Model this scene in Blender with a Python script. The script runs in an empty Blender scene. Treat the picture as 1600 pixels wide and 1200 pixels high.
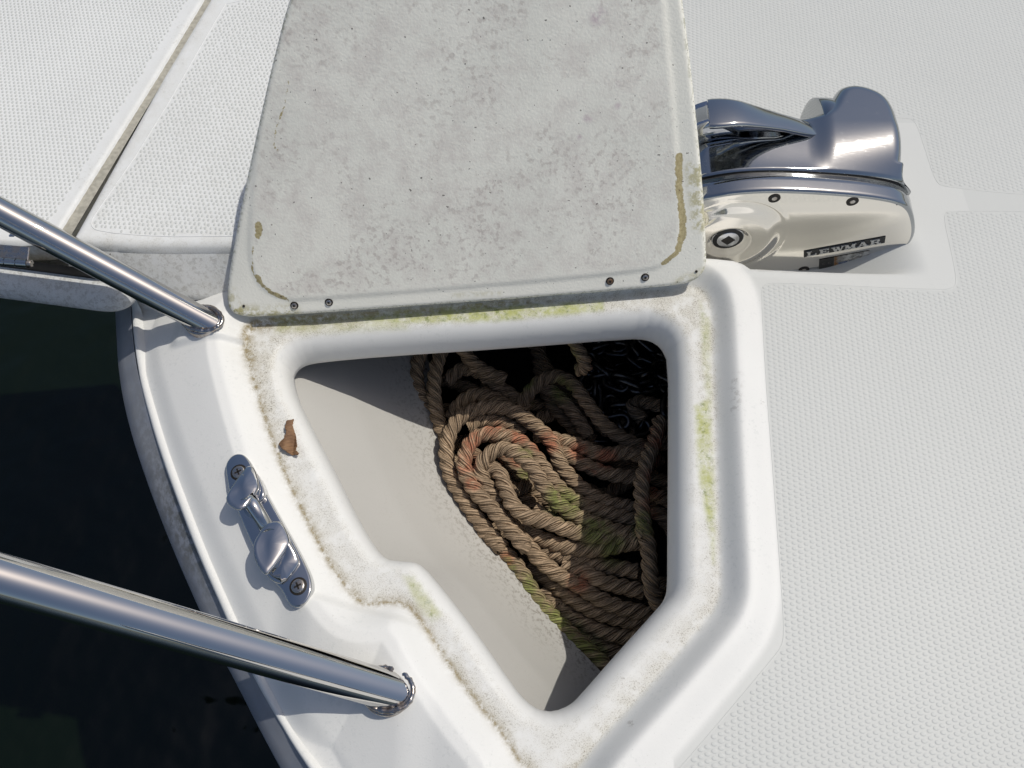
import bpy, bmesh, math, random
import numpy as np
from mathutils import Vector, Matrix
random.seed(7); rng = np.random.default_rng(7)
S = bpy.context.scene
# ------------------------------------------------------------------ camera
FPX, TH, H = 1209.0, math.radians(27.6), 0.536          # focal (px of a 1600 wide frame), pitch from straight down, height
cT, sT = math.cos(TH), math.sin(TH)
cd = bpy.data.cameras.new('camera'); cam = bpy.data.objects.new('camera', cd); S.collection.objects.link(cam)
cd.sensor_width = 36; cd.lens = 36*FPX/1600; cd.clip_start = 0.02; cd.clip_end = 4000
cam.location = (0, 0, H); cam.rotation_euler = (TH, 0, 0); S.camera = cam
# ------------------------------------------------------------------ light
SUNV = Vector((0.485, 0.165, 1.0)).normalized()           # towards the sun
sl = bpy.data.lights.new('sun', 'SUN'); sun = bpy.data.objects.new('sun', sl); S.collection.objects.link(sun)
sl.energy = 2.75; sl.angle = math.radians(0.5); sl.color = (1.0, 0.95, 0.865)
sun.rotation_euler = SUNV.to_track_quat('Z', 'Y').to_euler()
W = bpy.data.worlds.new('World'); S.world = W; W.use_nodes = True
wn = W.node_tree; bg = wn.nodes['Background']; sk = wn.nodes.new('ShaderNodeTexSky'); sk.sky_type = 'NISHITA'
sk.sun_disc = False; sk.sun_elevation = math.asin(SUNV.z); sk.sun_rotation = math.atan2(SUNV.x, SUNV.y)
sk.dust_density = 2.5; sk.air_density = 0.9; sk.ozone_density = 1.0
wn.links.new(sk.outputs[0], bg.inputs[0]); bg.inputs[1].default_value = 0.085
S.view_settings.view_transform = 'Standard'; S.view_settings.look = 'None'; S.view_settings.gamma = 1
S.view_settings.exposure = 0.0; S.view_settings.use_curve_mapping = False
# ------------------------------------------------------------------ measuring helpers (photo measurements -> metres)
def at(px, py, z=0.0):
    v = 600-py; a = TH+math.atan(v/FPX); h = H-z; Y = h*math.tan(a); D = h*cT+Y*sT
    return Vector(((px-800)/FPX*D, Y, z))
def at_depth(px, py, D):
    u = (600-py)/FPX*D; X = (px-800)/FPX*D
    return Vector((X, u*cT+D*sT, H-(D*cT-u*sT)))
def at_wall(px, py, Y):
    a = TH+math.atan((600-py)/FPX); h = Y/math.tan(a); D = h*cT+Y*sT
    return Vector(((px-800)/FPX*D, Y, H-h))
def ray(px, py):
    return (at_depth(px, py, 1.0)-Vector((0, 0, H))).normalized()
def xy(pts, z): return np.array([[*at(x, y, z)[:2]] for x, y in pts])
# ------------------------------------------------------------------ scene helpers
def link(o, parent=None):
    S.collection.objects.link(o)
    if parent is not None: o.parent = parent
    return o
def tag(o, label=None, cat=None, group=None, kind=None):
    if label: o['label'] = label
    if cat: o['category'] = cat
    if group: o['group'] = group
    if kind: o['kind'] = kind
    return o
def empty(name, loc=(0, 0, 0)):
    o = bpy.data.objects.new(name, None); o.empty_display_size = 0.05; link(o); o.location = loc; return o
def mesh(name, verts, faces, mat, parent=None, smooth=True, attrs=None, uv=None):
    me = bpy.data.meshes.new(name)
    verts = np.asarray(verts, dtype=np.float64)
    if parent is not None: verts = verts-np.array(parent.location)[None]
    if isinstance(faces, np.ndarray) and faces.ndim == 2:
        n = len(faces); k = faces.shape[1]
        me.vertices.add(len(verts)); me.vertices.foreach_set('co', verts.ravel())
        me.loops.add(n*k); me.loops.foreach_set('vertex_index', faces.ravel().astype(np.int32))
        me.polygons.add(n); me.polygons.foreach_set('loop_start', np.arange(0, n*k, k, dtype=np.int32))
        me.update(calc_edges=True)
    else:
        me.from_pydata([tuple(v) for v in verts], [], [tuple(f) for f in faces])
    me.validate()
    me.polygons.foreach_set('use_smooth', np.full(len(me.polygons), smooth))
    for k, a in (attrs or {}).items():
        at_ = me.attributes.new(k, 'FLOAT', 'POINT'); at_.data.foreach_set('value', np.asarray(a, dtype=np.float32))
    if uv is not None:
        l = me.uv_layers.new(name='UVMap'); idx = np.empty(len(me.loops), dtype=np.int32)
        me.loops.foreach_get('vertex_index', idx); l.data.foreach_set('uv', np.asarray(uv)[idx].ravel().astype(np.float32))
    me.materials.append(mat); me.update()
    return link(bpy.data.objects.new(name, me), parent)
def from_bm(name, bm, mat, parent=None, smooth=True, angle=None):
    bmesh.ops.recalc_face_normals(bm, faces=bm.faces)
    me = bpy.data.meshes.new(name)
    if parent is not None: bmesh.ops.translate(bm, verts=bm.verts, vec=-Vector(parent.location))
    bm.to_mesh(me); bm.free(); me.materials.append(mat)
    me.polygons.foreach_set('use_smooth', np.full(len(me.polygons), smooth))
    if angle: me.set_sharp_from_angle(angle=math.radians(angle))
    me.update(); return link(bpy.data.objects.new(name, me), parent)
def sdf(P, poly):
    """signed distance of points P (n,2) to polygon, negative inside; and nearest boundary point"""
    P = np.asarray(P); n = len(P); best = np.full(n, 1e9); near = np.zeros((n, 2)); inside = np.zeros(n, bool)
    m = len(poly)
    for i in range(m):
        a = poly[i]; b = poly[(i+1) % m]; ab = b-a
        t = np.clip(((P-a)@ab)/(ab@ab+1e-18), 0, 1); q = a+t[:, None]*ab; d = np.hypot(*(P-q).T)
        s = d < best; best[s] = d[s]; near[s] = q[s]
        c = ((a[1] > P[:, 1]) != (b[1] > P[:, 1]))
        xi = a[0]+(P[:, 1]-a[1])*(b[0]-a[0])/((b[1]-a[1]) if abs(b[1]-a[1]) > 1e-12 else 1e-12)
        inside ^= c & (P[:, 0] < xi)
    return np.where(inside, -best, best), near
def seg_dist(P, pts):
    best = np.full(len(P), 1e9)
    for a, b in zip(pts[:-1], pts[1:]):
        ab = b-a; t = np.clip(((P-a)@ab)/(ab@ab+1e-18), 0, 1)
        best = np.minimum(best, np.hypot(*(P-(a+t[:, None]*ab)).T))
    return best
def sm(a, b, x):
    t = np.clip((x-a)/(b-a), 0, 1); return t*t*(3-2*t)
def smooth_poly(p, it=2, closed=True):
    p = np.asarray(p, float)
    for _ in range(it):
        if closed:
            q = np.roll(p, -1, 0); p = np.stack([.75*p+.25*q, .25*p+.75*q], 1).reshape(-1, p.shape[1])
        else:
            q = np.stack([.75*p[:-1]+.25*p[1:], .25*p[:-1]+.75*p[1:]], 1).reshape(-1, p.shape[1])
            p = np.vstack([p[:1], q, p[-1:]])
    return p
def field(x0, x1, y0, y1, step, keep, hole=None):
    """regular grid cut to a polygon (and a hole), border vertices pulled onto the outlines"""
    xs = np.arange(x0, x1+step, step); ys = np.arange(y0, y1+step, step); nx, ny = len(xs), len(ys)
    X, Y = np.meshgrid(xs, ys); P = np.stack([X.ravel(), Y.ravel()], 1)
    ok = np.ones(len(P), bool)
    if keep is not None:
        d, near = sdf(P, keep); out = d > 0; ok &= ~out
    if hole is not None:
        dh, nearh = sdf(P, hole); outh = dh < 0; ok &= ~outh
    i = np.arange(nx-1)[None]+nx*np.arange(ny-1)[:, None]; i = i.ravel()
    F = np.stack([i, i+1, i+nx+1, i+nx], 1); F = F[ok[F].any(1)]
    if keep is not None: P[out] = near[out]
    if hole is not None: P[outh] = nearh[outh]
    used = np.unique(F); mp = np.full(len(P), -1); mp[used] = np.arange(len(used))
    return P[used], mp[F]
def loft(rings, closed_ring=True, closed_path=False):
    """rings: (m,k,3)"""
    R = np.asarray(rings); m, k, _ = R.shape; F = []
    a = np.arange(m if closed_path else m-1)[:, None]; b = np.arange(k if closed_ring else k-1)[None]
    i00 = (a*k+b); i01 = (a*k+(b+1) % k); i10 = (((a+1) % m)*k+b); i11 = (((a+1) % m)*k+(b+1) % k)
    return R.reshape(-1, 3), np.stack([i00, i01, i11, i10], -1).reshape(-1, 4)
def resample(p, step):
    p = np.asarray(p, float); d = np.r_[0, np.cumsum(np.linalg.norm(np.diff(p, axis=0), axis=1))]
    n = max(2, int(d[-1]/step)+1); t = np.linspace(0, d[-1], n)
    return np.stack([np.interp(t, d, p[:, j]) for j in range(p.shape[1])], 1)
def frames(p):
    T = np.gradient(p, axis=0); T /= np.linalg.norm(T, axis=1)[:, None]+1e-12
    n0 = np.cross(T[0], [0, 0, 1]); n0 = n0 if np.linalg.norm(n0) > .1 else np.array([1., 0, 0])
    N = [n0/np.linalg.norm(n0)]
    for i in range(1, len(p)):
        v = N[-1]-T[i]*(N[-1]@T[i]); N.append(v/np.linalg.norm(v))
    N = np.array(N); return T, N, np.cross(T, N)
def tube_rings(p, r, k=24):
    T, N, B = frames(p); a = np.linspace(0, 2*np.pi, k, endpoint=False); r = np.broadcast_to(r, (len(p),))
    return p[:, None]+r[:, None, None]*(np.cos(a)[None, :, None]*N[:, None]+np.sin(a)[None, :, None]*B[:, None])
def prism(outline, z0, z1, bevel=0.0, seg=2, M=None):
    """outline (n,2) extruded z0..z1 with bevelled top edge; M maps local to world"""
    bm = bmesh.new(); vs = [bm.verts.new((x, y, z0)) for x, y in outline]; f = bm.faces.new(vs)
    e = bmesh.ops.extrude_face_region(bm, geom=[f]); tv = [g for g in e['geom'] if isinstance(g, bmesh.types.BMVert)]
    bmesh.ops.translate(bm, verts=tv, vec=(0, 0, z1-z0))
    if bevel > 0:
        te = [g for g in e['geom'] if isinstance(g, bmesh.types.BMEdge)]
        bmesh.ops.bevel(bm, geom=te, offset=bevel, segments=seg, profile=0.5, affect='EDGES', clamp_overlap=True)
    if M is not None: bm.transform(M)
    return bm
def disc(r, z0, z1, bevel, M, n=32, seg=2):
    return prism([(r*math.cos(2*math.pi*i/n), r*math.sin(2*math.pi*i/n)) for i in range(n)], z0, z1, bevel, seg, M)
def basis(o, x, z):
    z = Vector(z).normalized(); x = Vector(x); x = (x-z*x.dot(z)).normalized(); y = z.cross(x)
    return Matrix(((x[0], y[0], z[0], o[0]), (x[1], y[1], z[1], o[1]), (x[2], y[2], z[2], o[2]), (0, 0, 0, 1)))
# ------------------------------------------------------------------ materials
class NT:
    def __init__(s, name):
        s.m = bpy.data.materials.new(name); s.m.use_nodes = True; s.t = s.m.node_tree; s.b = s.t.nodes['Principled BSDF']
        s.co = s.t.nodes.new('ShaderNodeTexCoord').outputs['Object']
    def n(s, t, **k):
        o = s.t.nodes.new(t)
        for a, v in k.items(): setattr(o, a, v)
        return o
    def l(s, a, b): s.t.links.new(a, b)
    def noise(s, scale, detail=4, rough=.55, co=None, dist=0):
        o = s.n('ShaderNodeTexNoise'); o.inputs['Scale'].default_value = scale; o.inputs['Detail'].default_value = detail
        o.inputs['Roughness'].default_value = rough; o.inputs['Distortion'].default_value = dist
        s.l(co or s.co, o.inputs['Vector']); return o.outputs['Fac']
    def ramp(s, fac, a, b, lo=0.0, hi=1.0):
        o = s.n('ShaderNodeMapRange'); o.interpolation_type = 'SMOOTHSTEP'; s.l(fac, o.inputs[0])
        for i, v in enumerate((a, b, lo, hi)): o.inputs[i+1].default_value = v
        return o.outputs[0]
    def mul(s, a, b, op='MULTIPLY'):
        o = s.n('ShaderNodeMath', operation=op)
        for i, v in enumerate((a, b)):
            if isinstance(v, (int, float)): o.inputs[i].default_value = v
            else: s.l(v, o.inputs[i])
        o.use_clamp = op == 'ADD'; return o.outputs[0]
    def mix(s, fac, a, b):
        o = s.n('ShaderNodeMix', data_type='RGBA')
        for i, v in ((0, fac), (6, a), (7, b)):
            if isinstance(v, (int, float)): o.inputs[i].default_value = v
            elif isinstance(v, tuple): o.inputs[i].default_value = (*v, 1)
            else: s.l(v, o.inputs[i])
        return o.outputs[2]
    def attr(s, name): o = s.n('ShaderNodeAttribute'); o.attribute_name = name; return o.outputs['Fac']
    def bump(s, h, dist, strength=1.0, nrm=None):
        o = s.n('ShaderNodeBump'); o.inputs['Strength'].default_value = strength; o.inputs['Distance'].default_value = dist
        s.l(h, o.inputs['Height'])
        if nrm is not None: s.l(nrm, o.inputs['Normal'])
        s.l(o.outputs[0], s.b.inputs['Normal']); return o.outputs[0]
    def out(s, col=None, rough=None, metal=None, spec=None):
        for k, v in (('Base Color', col), ('Roughness', rough), ('Metallic', metal), ('Specular IOR Level', spec)):
            if v is None: continue
            if isinstance(v, tuple): s.b.inputs[k].default_value = (*v, 1)
            elif isinstance(v, (int, float)): s.b.inputs[k].default_value = v
            else: s.l(v, s.b.inputs[k])
        return s.m
def gelcoat(name, base=(.72, .725, .705), dark=(.60, .615, .60), rough=.38, speck=.25, blot=.5, dirtattr=False):
    g = NT(name)
    c = g.mix(g.ramp(g.noise(9, 4), .35, .7), base, tuple(b*.965 for b in base))
    bl = g.mul(g.ramp(g.noise(330, 3, .6), .56, .66), g.ramp(g.noise(22, 3), .42, .62))
    c = g.mix(g.mul(bl, blot), c, dark)
    sp = g.mul(g.ramp(g.noise(900, 2, .5), .70, .74), speck); c = g.mix(sp, c, (.22, .20, .16))
    if dirtattr:
        d = g.attr('dirt'); s1 = g.ramp(g.noise(1250, 3, .7), .54, .60); s2 = g.ramp(g.noise(75, 5, .68), .30, .62)
        c = g.mix(g.mul(d, g.mul(s2, .42)), c, (.46, .43, .335))
        c = g.mix(g.mul(g.mul(d, s1), g.mul(s2, .8)), c, (.15, .125, .08))
        c = g.mix(g.mul(g.attr('field'), .85), c, (.50, .515, .50))
        k = g.attr('crease'); c = g.mix(g.mul(k, g.ramp(g.noise(190, 5, .75), .36, .60, .1, .9)), c, (.22, .165, .06))
        gr = g.attr('green'); c = g.mix(g.mul(gr, g.ramp(g.noise(70, 6, .8), .28, .66)), c, (.42, .44, .17))
        c = g.mix(g.mul(gr, g.mul(g.ramp(g.noise(200, 5, .75), .50, .66), .75)), c, (.15, .19, .04))
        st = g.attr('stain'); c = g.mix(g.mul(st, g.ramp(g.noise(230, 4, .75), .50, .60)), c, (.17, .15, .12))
    g.bump(g.noise(700, 3), .0002, .35)
    return g.out(c, rough+.06, 0, .3)
def steel(name, tint=(.62, .63, .66), rough=.07, scr=.3, brown=0.0):
    g = NT(name); mp = g.n('ShaderNodeMapping'); mp.inputs['Scale'].default_value = (12, 160, 160); g.l(g.co, mp.inputs[0])
    s = g.noise(9, 5, .6, mp.outputs[0]); n2 = g.noise(180, 4, .6)
    r = g.mul(g.ramp(s, .35, .75, rough, rough+.10*scr), g.ramp(n2, .6, .72, 0, .12*scr), 'ADD')
    c = tint
    if brown:
        c = g.mix(g.mul(g.ramp(g.noise(160, 5, .7), .40, .6), brown), tint, (.20, .11, .05))
        r = g.mul(r, g.mul(g.ramp(g.noise(160, 5, .7), .40, .6), .45*brown), 'ADD')
    g.bump(g.noise(45, 3), .0006, .06*scr)
    return g.out(c, r, 1.0)
def plain(name, col, rough=.5, metal=0, noise=0, nscale=200):
    g = NT(name)
    c = g.mix(g.ramp(g.noise(nscale, 4), .3, .7), tuple(v*(1-noise) for v in col), tuple(min(1, v*(1+noise)) for v in col)) if noise else col
    return g.out(c, rough, metal)
M_deck = gelcoat('deck_gelcoat', dirtattr=True, rough=.42)
M_dots = gelcoat('nonskid_gelcoat', base=(.545, .56, .545), speck=.25, blot=.35, rough=.45)
M_plat = gelcoat('platform_gelcoat', base=(.70, .715, .71), dark=(.54, .55, .53), blot=.6, rough=.42, dirtattr=True)
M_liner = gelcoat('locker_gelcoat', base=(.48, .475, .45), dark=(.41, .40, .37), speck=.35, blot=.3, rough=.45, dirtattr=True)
M_bin = plain('locker_painted_shade', (.03, .028, .025), .8, 0, .3, 40)  # near-black colour stands in for shade on the locker's far and right walls
M_steel = steel('polished_steel', rough=.05, scr=.5)
M_tube = steel('rail_steel', tint=(.63, .615, .59), rough=.008, scr=.06)
M_flange = steel('stained_steel', tint=(.5, .49, .48), rough=.10, scr=.8, brown=.5)
M_wind = steel('windlass_steel', tint=(.40, .415, .425), rough=.06, scr=.8)
M_cover = steel('windlass_cover_deck_reflection', tint=(.95, .91, .84), rough=.06, scr=.6)  # bright warm tint puts the deck's reflection into the cover colour
M_black = plain('black_rubber', (.008, .008, .009), .5)
M_hole = plain('screw_recess', (.02, .016, .013), .5, .3)
M_screw = steel('screw_steel', tint=(.55, .53, .50), rough=.2, scr=.8, brown=.35)
M_rust = steel('rusty_screw', tint=(.34, .29, .25), rough=.35, scr=.8, brown=.8)
# ------------------------------------------------------------------ outlines measured from the photo
OPEN_Z, RING_Z, POCK_Z, TOE_Z = -.055, -.030, -.040, -.034
def rz(x): return np.interp(x, [-.17, .165], [-.030, -.011])     # the gutter climbs towards the middle of the boat
def gxy(pts, dz=0.0):
    out = []
    for px, py in pts:
        z_ = -.02
        for _ in range(5): p = at(px, py, z_+dz); z_ = float(rz(p.x))
        out.append([p.x, p.y])
    return np.array(out)
LIP = -.025
OPEN = gxy([(456, 588), (461, 575), (474, 565), (500, 560), (600, 551), (800, 538), (985, 523), (1015, 525), (1035, 537), (1046, 562),
           (1046, 700), (1045, 850), (1045, 915), (1041, 933), (1030, 948), (960, 1025), (905, 1088), (890, 1102), (866, 1112), (842, 1110), (822, 1096), (806, 1078),
           (740, 982), (690, 918), (664, 888), (650, 881), (628, 880), (606, 877), (588, 858), (560, 812), (530, 750), (504, 700), (478, 650), (464, 620)], LIP)
RING = gxy([(381, 535), (388, 512), (410, 503), (600, 492), (800, 476), (1040, 452), (1085, 448), (1104, 462), (1112, 495), (1114, 560),
           (1119, 700), (1123, 830), (1126, 905), (1123, 935), (1108, 966), (1020, 1066), (940, 1152), (890, 1215), (850, 1222), (810, 1190), (790, 1150),
           (740, 1092), (690, 1020), (650, 958), (632, 944), (612, 940), (585, 944), (566, 943), (550, 928), (520, 890), (480, 815), (445, 740), (420, 672), (398, 600)])
JOINT = xy([(203, 300), (203, 470), (206, 520), (214, 575), (228, 625), (243, 675), (262, 730), (285, 790), (312, 860), (345, 935), (378, 1010), (408, 1075), (445, 1140), (487, 1200)], -.042)
OUTER = xy([(178, 300), (180, 470), (182, 520), (185, 580), (193, 632), (208, 690), (228, 750), (252, 815), (282, 888), (312, 955), (340, 1015), (370, 1070), (405, 1140), (440, 1205)], -.075)
def extend(p, d, back):
    e = p[-1]-p[-2]; e = e/np.linalg.norm(e); s = p[0]-p[1]; s = s/np.linalg.norm(s)
    return np.vstack([p[0]+s*back, p, p[-1]+e*d])
JOINT = smooth_poly(extend(JOINT, .5, .0), 2, False); OUTER = smooth_poly(extend(OUTER, .5, .0), 2, False)
OPEN = smooth_poly(OPEN, 1); RING = smooth_poly(RING, 2)
POCK = xy([(1040, 409), (1145, 409), (1160, 414), (1172, 422), (1250, 426), (1480, 434), (1492, 434), (1484, 395), (1470, 320), (1455, 285), (1432, 205), (1415, 188), (1040, 185)], 0)
NEAR = POCK[:7]; POCKR, POCKF = .352, .50
def deck_z(P):
    dO, _ = sdf(P, OPEN); dR, _ = sdf(P, RING); dP, _ = sdf(P, POCK)
    x, y = P.T
    # rounded lip of the opening, then the flat gutter
    r = .015; t = np.clip(dO/r, 0, 1); lip = LIP*(1-np.sqrt(np.clip(1-(1-t)**2, 0, 1)))
    rzx = rz(x); zr = rzx+lip
    d = np.clip(dR, 0, None)
    right = rzx+(.0038-rzx)*sm(-.001, .017, d)-.0038*sm(.018, .038, d)
    dj = seg_dist(P, JOINT)
    left = rzx+.011*sm(0, .022, d)-.030*np.clip((d-.029)/.066, 0, 1)**1.05-.003*sm(.022, .004, dj)
    w = sm(-.01, .045, x-(.02+.0*y)) ; w = np.maximum(w, sm(.405, .435, y-.07*x))
    up = left*(1-w)+right*w
    # shelf under the upper rail base
    pc = at(318, 541, TOE_Z); up = up+(1-w)*.0045*sm(-.004, .003, y-pc[1]-.02*(x-pc[0]))*sm(.0, .012, x-at(262, 540, TOE_Z)[0])
    # step line in the deck under the locker's kink
    kc = at(560, 950, -.02); kd = (x-kc[0])*.25+(y-kc[1]); up = up+(1-w)*.004*sm(.004, -.004, kd)*sm(.06, .03, np.abs(x-kc[0]))
    z = np.where(dR > 0, up, zr)
    # windlass pocket
    dn = seg_dist(P, NEAR); di = np.clip(-dP, 0, None); nearw = sm(0, .007, dn)
    z = z+np.where(dP < 0, POCK_Z*nearw*np.minimum(1, di/.012+0)*sm(-.002, .085, POCKR-x)*sm(-.004, .07, POCKF-y), 0)
    z = z+.001*sm(.008, .0, dn)*(dP > 0)*sm(.30, .2, x)
    return z, dO, dR, dP, dj, w
# ------------------------------------------------------------------ the deck
X0, X1, Y0, Y1 = -.36, .405, -.16, .56
jx = JOINT
keep = np.vstack([JOINT, [[X1+.01, JOINT[-1][1]]], [[X1+.01, Y1+.01]], [[JOINT[0][0], Y1+.01]]])
P, F = field(X0, X1, max(Y0, JOINT[-1][1]), Y1, .00125, keep, OPEN)
z, dO, dR, dP, dj, w = deck_z(P)
PN = P
def poly_mask(pts, z, soft=.001, P=None):
    d, _ = sdf(PN if P is None else P, gxy(pts)); return sm(soft, -soft, d)
ringm = sm(.004, -.002, dR)*sm(.006, .013, dO)
left_w = 1-sm(-.02, .08, P[:, 0])
top_w = sm(.29, .34, P[:, 1]-.06*P[:, 0])
dirt = ringm*(.38+.62*np.maximum(np.maximum(top_w, .25*left_w), .8*sm(-.014, -.002, dR)))
dirt += .5*sm(.012, .004, np.abs(dR+.004))*sm(.2, .3, P[:, 1])
crease = np.exp(-np.abs(dR+.0002)/.0018)*(.9*left_w+.25)+.15*np.exp(-np.abs(dR+.003)/.003)*left_w+.5*np.exp(-np.abs(dR+.004)/.006)*top_w*sm(-.1, -.2, P[:, 0])
crease *= sm(.04, .02, np.abs(w-0)*.04+0)*.9+.1
green = poly_mask([(545, 500), (640, 505), (780, 500), (900, 489), (943, 484), (942, 470), (780, 478), (600, 492)], RING_Z, .0025)
dirt = np.maximum(dirt, .95*sm(.004, -.004, dR)*sm(.006, .012, dO)*top_w)
green = np.maximum(green, .45*poly_mask([(430, 520), (640, 512), (640, 490), (430, 500)], RING_Z, .004))
green = np.maximum(green, poly_mask([(1086, 635), (1108, 622), (1113, 700), (1116, 800), (1115, 880), (1108, 820), (1100, 790), (1092, 740)], RING_Z, .0032))
green = np.maximum(green, .55*poly_mask([(1094, 470), (1108, 500), (1112, 640), (1106, 640), (1098, 560)], RING_Z, .003))
green = np.maximum(green, .65*poly_mask([(630, 900), (648, 902), (690, 962), (676, 972), (655, 950)], RING_Z, .003))
stain = .8*sm(.007, .0, seg_dist(P, xy([(1150, 590), (1148, 640)], 0)))*.35
for (cx, cy, rr, k) in ((1184, 637, .003, .6), (1044, 1000, .002, .5), (975, 1060, .002, .6), (960, 1090, .003, .5), (985, 1130, .003, .4), (950, 1125, .002, .7), (770, 575, .0, 0), (500, 925, .004, .0)):
    if rr: c = at(cx, cy, -.01); stain = np.maximum(stain, k*sm(rr, rr*.3, np.hypot(P[:, 0]-c[0], P[:, 1]-c[1])))
N1 = xy([(1189, 452), (1194, 444), (1205, 441), (1470, 453), (1490, 450), (1495, 440), (1488, 400), (1474, 340), (1478, 328), (1640, 332), (1640, 1260), (1010, 1260), (1063, 1200),
         (1215, 1020), (1223, 1005), (1225, 985), (1222, 930), (1205, 700), (1197, 600)], 0)
N2 = xy([(1060, -60), (1640, -60), (1640, 306), (1600, 305), (1475, 292), (1462, 285), (1446, 235), (1432, 192), (1420, 182), (1100, 180), (1060, 180)], 0)
fieldm = sm(.036, .042, dR)*(P[:, 0] > .10)*.8
fieldm = np.maximum(fieldm, np.maximum(sm(.001, -.001, sdf(P, N1)[0]), sm(.001, -.001, sdf(P, N2)[0])))
deck = mesh('foredeck', np.c_[P, z], F, M_deck, attrs=dict(field=fieldm, dirt=np.clip(dirt, 0, 1), crease=np.clip(crease, 0, 1), green=green, stain=stain))
tag(deck, 'white fibreglass foredeck moulded round the open anchor locker', kind='structure')
# flat deck beyond the detailed part
def quad(x0, x1, y0, y1, z=0.0): return [(x0, y0, z), (x1, y0, z), (x1, y1, z), (x0, y1, z)]
V = []; Fq = []
ym = float(P[:, 1].min())
xl = float(JOINT[0][0])
ddeck = []
for q in (quad(X1, 2.2, ym, 2.2), quad(xl, X1, Y1, 2.2), quad(.02, 2.2, -3.6, ym)):
    Fq.append(tuple(range(len(V), len(V)+4))); V += q
rest = mesh('deck_beyond', V, Fq, M_deck, parent=None, smooth=False, attrs=dict(field=[1]*12, dirt=[0]*12, crease=[0]*12, green=[0]*12, stain=[0]*12)); rest.parent = deck
# lip return round the opening
Op = resample(np.vstack([OPEN, OPEN[:1]]), .003)[:-1]
nrm = np.roll(Op, -1, 0)-np.roll(Op, 1, 0); nrm = np.c_[nrm[:, 1], -nrm[:, 0]]; nrm /= np.linalg.norm(nrm, axis=1)[:, None]
ar = np.sum(Op[:, 0]*np.roll(Op[:, 1], -1)-np.roll(Op[:, 0], -1)*Op[:, 1]); nrm *= (1 if ar > 0 else -1)       # outward
def ringp(d, z): return np.c_[Op+nrm*d, rz(Op[:, 0])+LIP+z-OPEN_Z]
R = np.stack([ringp(.0006, OPEN_Z+.002), ringp(0, OPEN_Z-.001), ringp(0, OPEN_Z-.007), ringp(.002, OPEN_Z-.009), ringp(.012, OPEN_Z-.009), ringp(.02, OPEN_Z-.002)])
v, f = loft(R, True, False)
n0 = len(v)
mesh('locker_lip', v, f, M_deck, deck, attrs={k: np.zeros(n0) for k in ('dirt', 'crease', 'green', 'stain')})
def on_deck(px, py):
    z_ = -.02
    for _ in range(6):
        p = at(px, py, z_); z_ = float(deck_z(np.array([[p.x, p.y]]))[0][0])
    return at(px, py, z_)
# ------------------------------------------------------------------ non-skid dots (uncountable relief)
def dots(name, polys, holes, lattice, ang, z, parent, a=.0085, b=.0041, rx=.0021, ry=.0014, h=.00022, bbox=None, mat=M_dots, jit=0.0, n=10):
    ca, sa = math.cos(ang), math.sin(ang); poly = polys
    x0, y0 = poly.min(0); x1, y1 = poly.max(0); c = np.array([(x0+x1)/2, (y0+y1)/2]); r = np.hypot(x1-x0, y1-y0)/2
    i = np.arange(-int(r/a)-1, int(r/a)+2); j = np.arange(-int(r/b)-1, int(r/b)+2)
    I, J = np.meshgrid(i, j); U = np.r_[(I*a).ravel(), ((I+.5)*a).ravel()]; Vv = np.r_[(J*b).ravel(), ((J+.5)*b).ravel()]
    C = np.stack([c[0]+U*ca-Vv*sa, c[1]+U*sa+Vv*ca], 1)
    C += rng.normal(0, jit, C.shape)
    m = sdf(C, poly)[0] < -.0022
    for hp in holes: m &= sdf(C, hp)[0] > .0022
    C = C[m]; k = n; t = np.linspace(0, 2*np.pi, k, endpoint=False)
    prof = [(1.0, -.0001), (.88, h*.75), (.6, h)]
    rad = rng.uniform(.92, 1.08, len(C))
    vs = []
    for s, hz in prof:
        ex = (s*rx*np.cos(t))[None]*rad[:, None]; ey = (s*ry*np.sin(t))[None]*rad[:, None]
        vs.append(np.stack([C[:, :1]+ex*ca-ey*sa, C[:, 1:]+ex*sa+ey*ca, np.full((len(C), k), hz)], -1))
    Vt = np.stack(vs, 1).reshape(-1, 3)          # (n,3,k)
    base = (np.arange(len(C))*3*k)[:, None]
    q = np.arange(k); q1 = (q+1) % k
    F1 = np.stack([q, q1, k+q1, k+q], 1); F2 = F1+k
    Fq = (base[:, :, None]+np.vstack([F1, F2])[None]).reshape(-1, 4)
    # cap as quads (k=10 -> 4 quads)
    cap = np.array([[2*k+i0, 2*k+i0+1, 2*k+(k-2-i0), 2*k+(k-1-i0)] for i0 in range(k//2-1)])
    Fq = np.vstack([Fq, (base[:, :, None]+cap[None]).reshape(-1, 4)])
    Vt[:, 2] += z(Vt[:, :2]) if callable(z) else z
    o = mesh(name, Vt, Fq, mat, parent); tag(o, kind='stuff'); return o
dots('nonskid_dots', N1, [], None, math.radians(-5.5), 0.0, deck)
dots('nonskid_dots', N2, [], None, math.radians(-5.5), 0.0, deck, n=8)
# faint raised border line of each non-skid field
def border(poly, z, parent, r=.0005, mat=M_dots, closed=True):
    p = resample(np.vstack([poly, poly[:1]]) if closed else poly, .004); v, f = loft(tube_rings(np.c_[p, np.full(len(p), z)], r, 6)); mesh('nonskid_border', v, f, mat, parent)
NB1 = [(1000, 1266), (1063, 1200), (1215, 1020), (1223, 1005), (1225, 985), (1222, 930), (1205, 700), (1197, 600), (1189, 452), (1194, 444), (1205, 441), (1470, 453), (1490, 450), (1495, 440), (1488, 400), (1474, 340), (1480, 328), (1760, 334)]
NB2 = [(1760, 309), (1600, 305), (1475, 292), (1462, 285), (1446, 235), (1432, 192), (1420, 182), (1100, 180)]
border(smooth_poly(xy(NB1, 0), 2, False), -.0001, deck, .0003, M_dots, False); border(smooth_poly(xy(NB2, 0), 2, False), -.0001, deck, .0003, M_dots, False)
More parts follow.
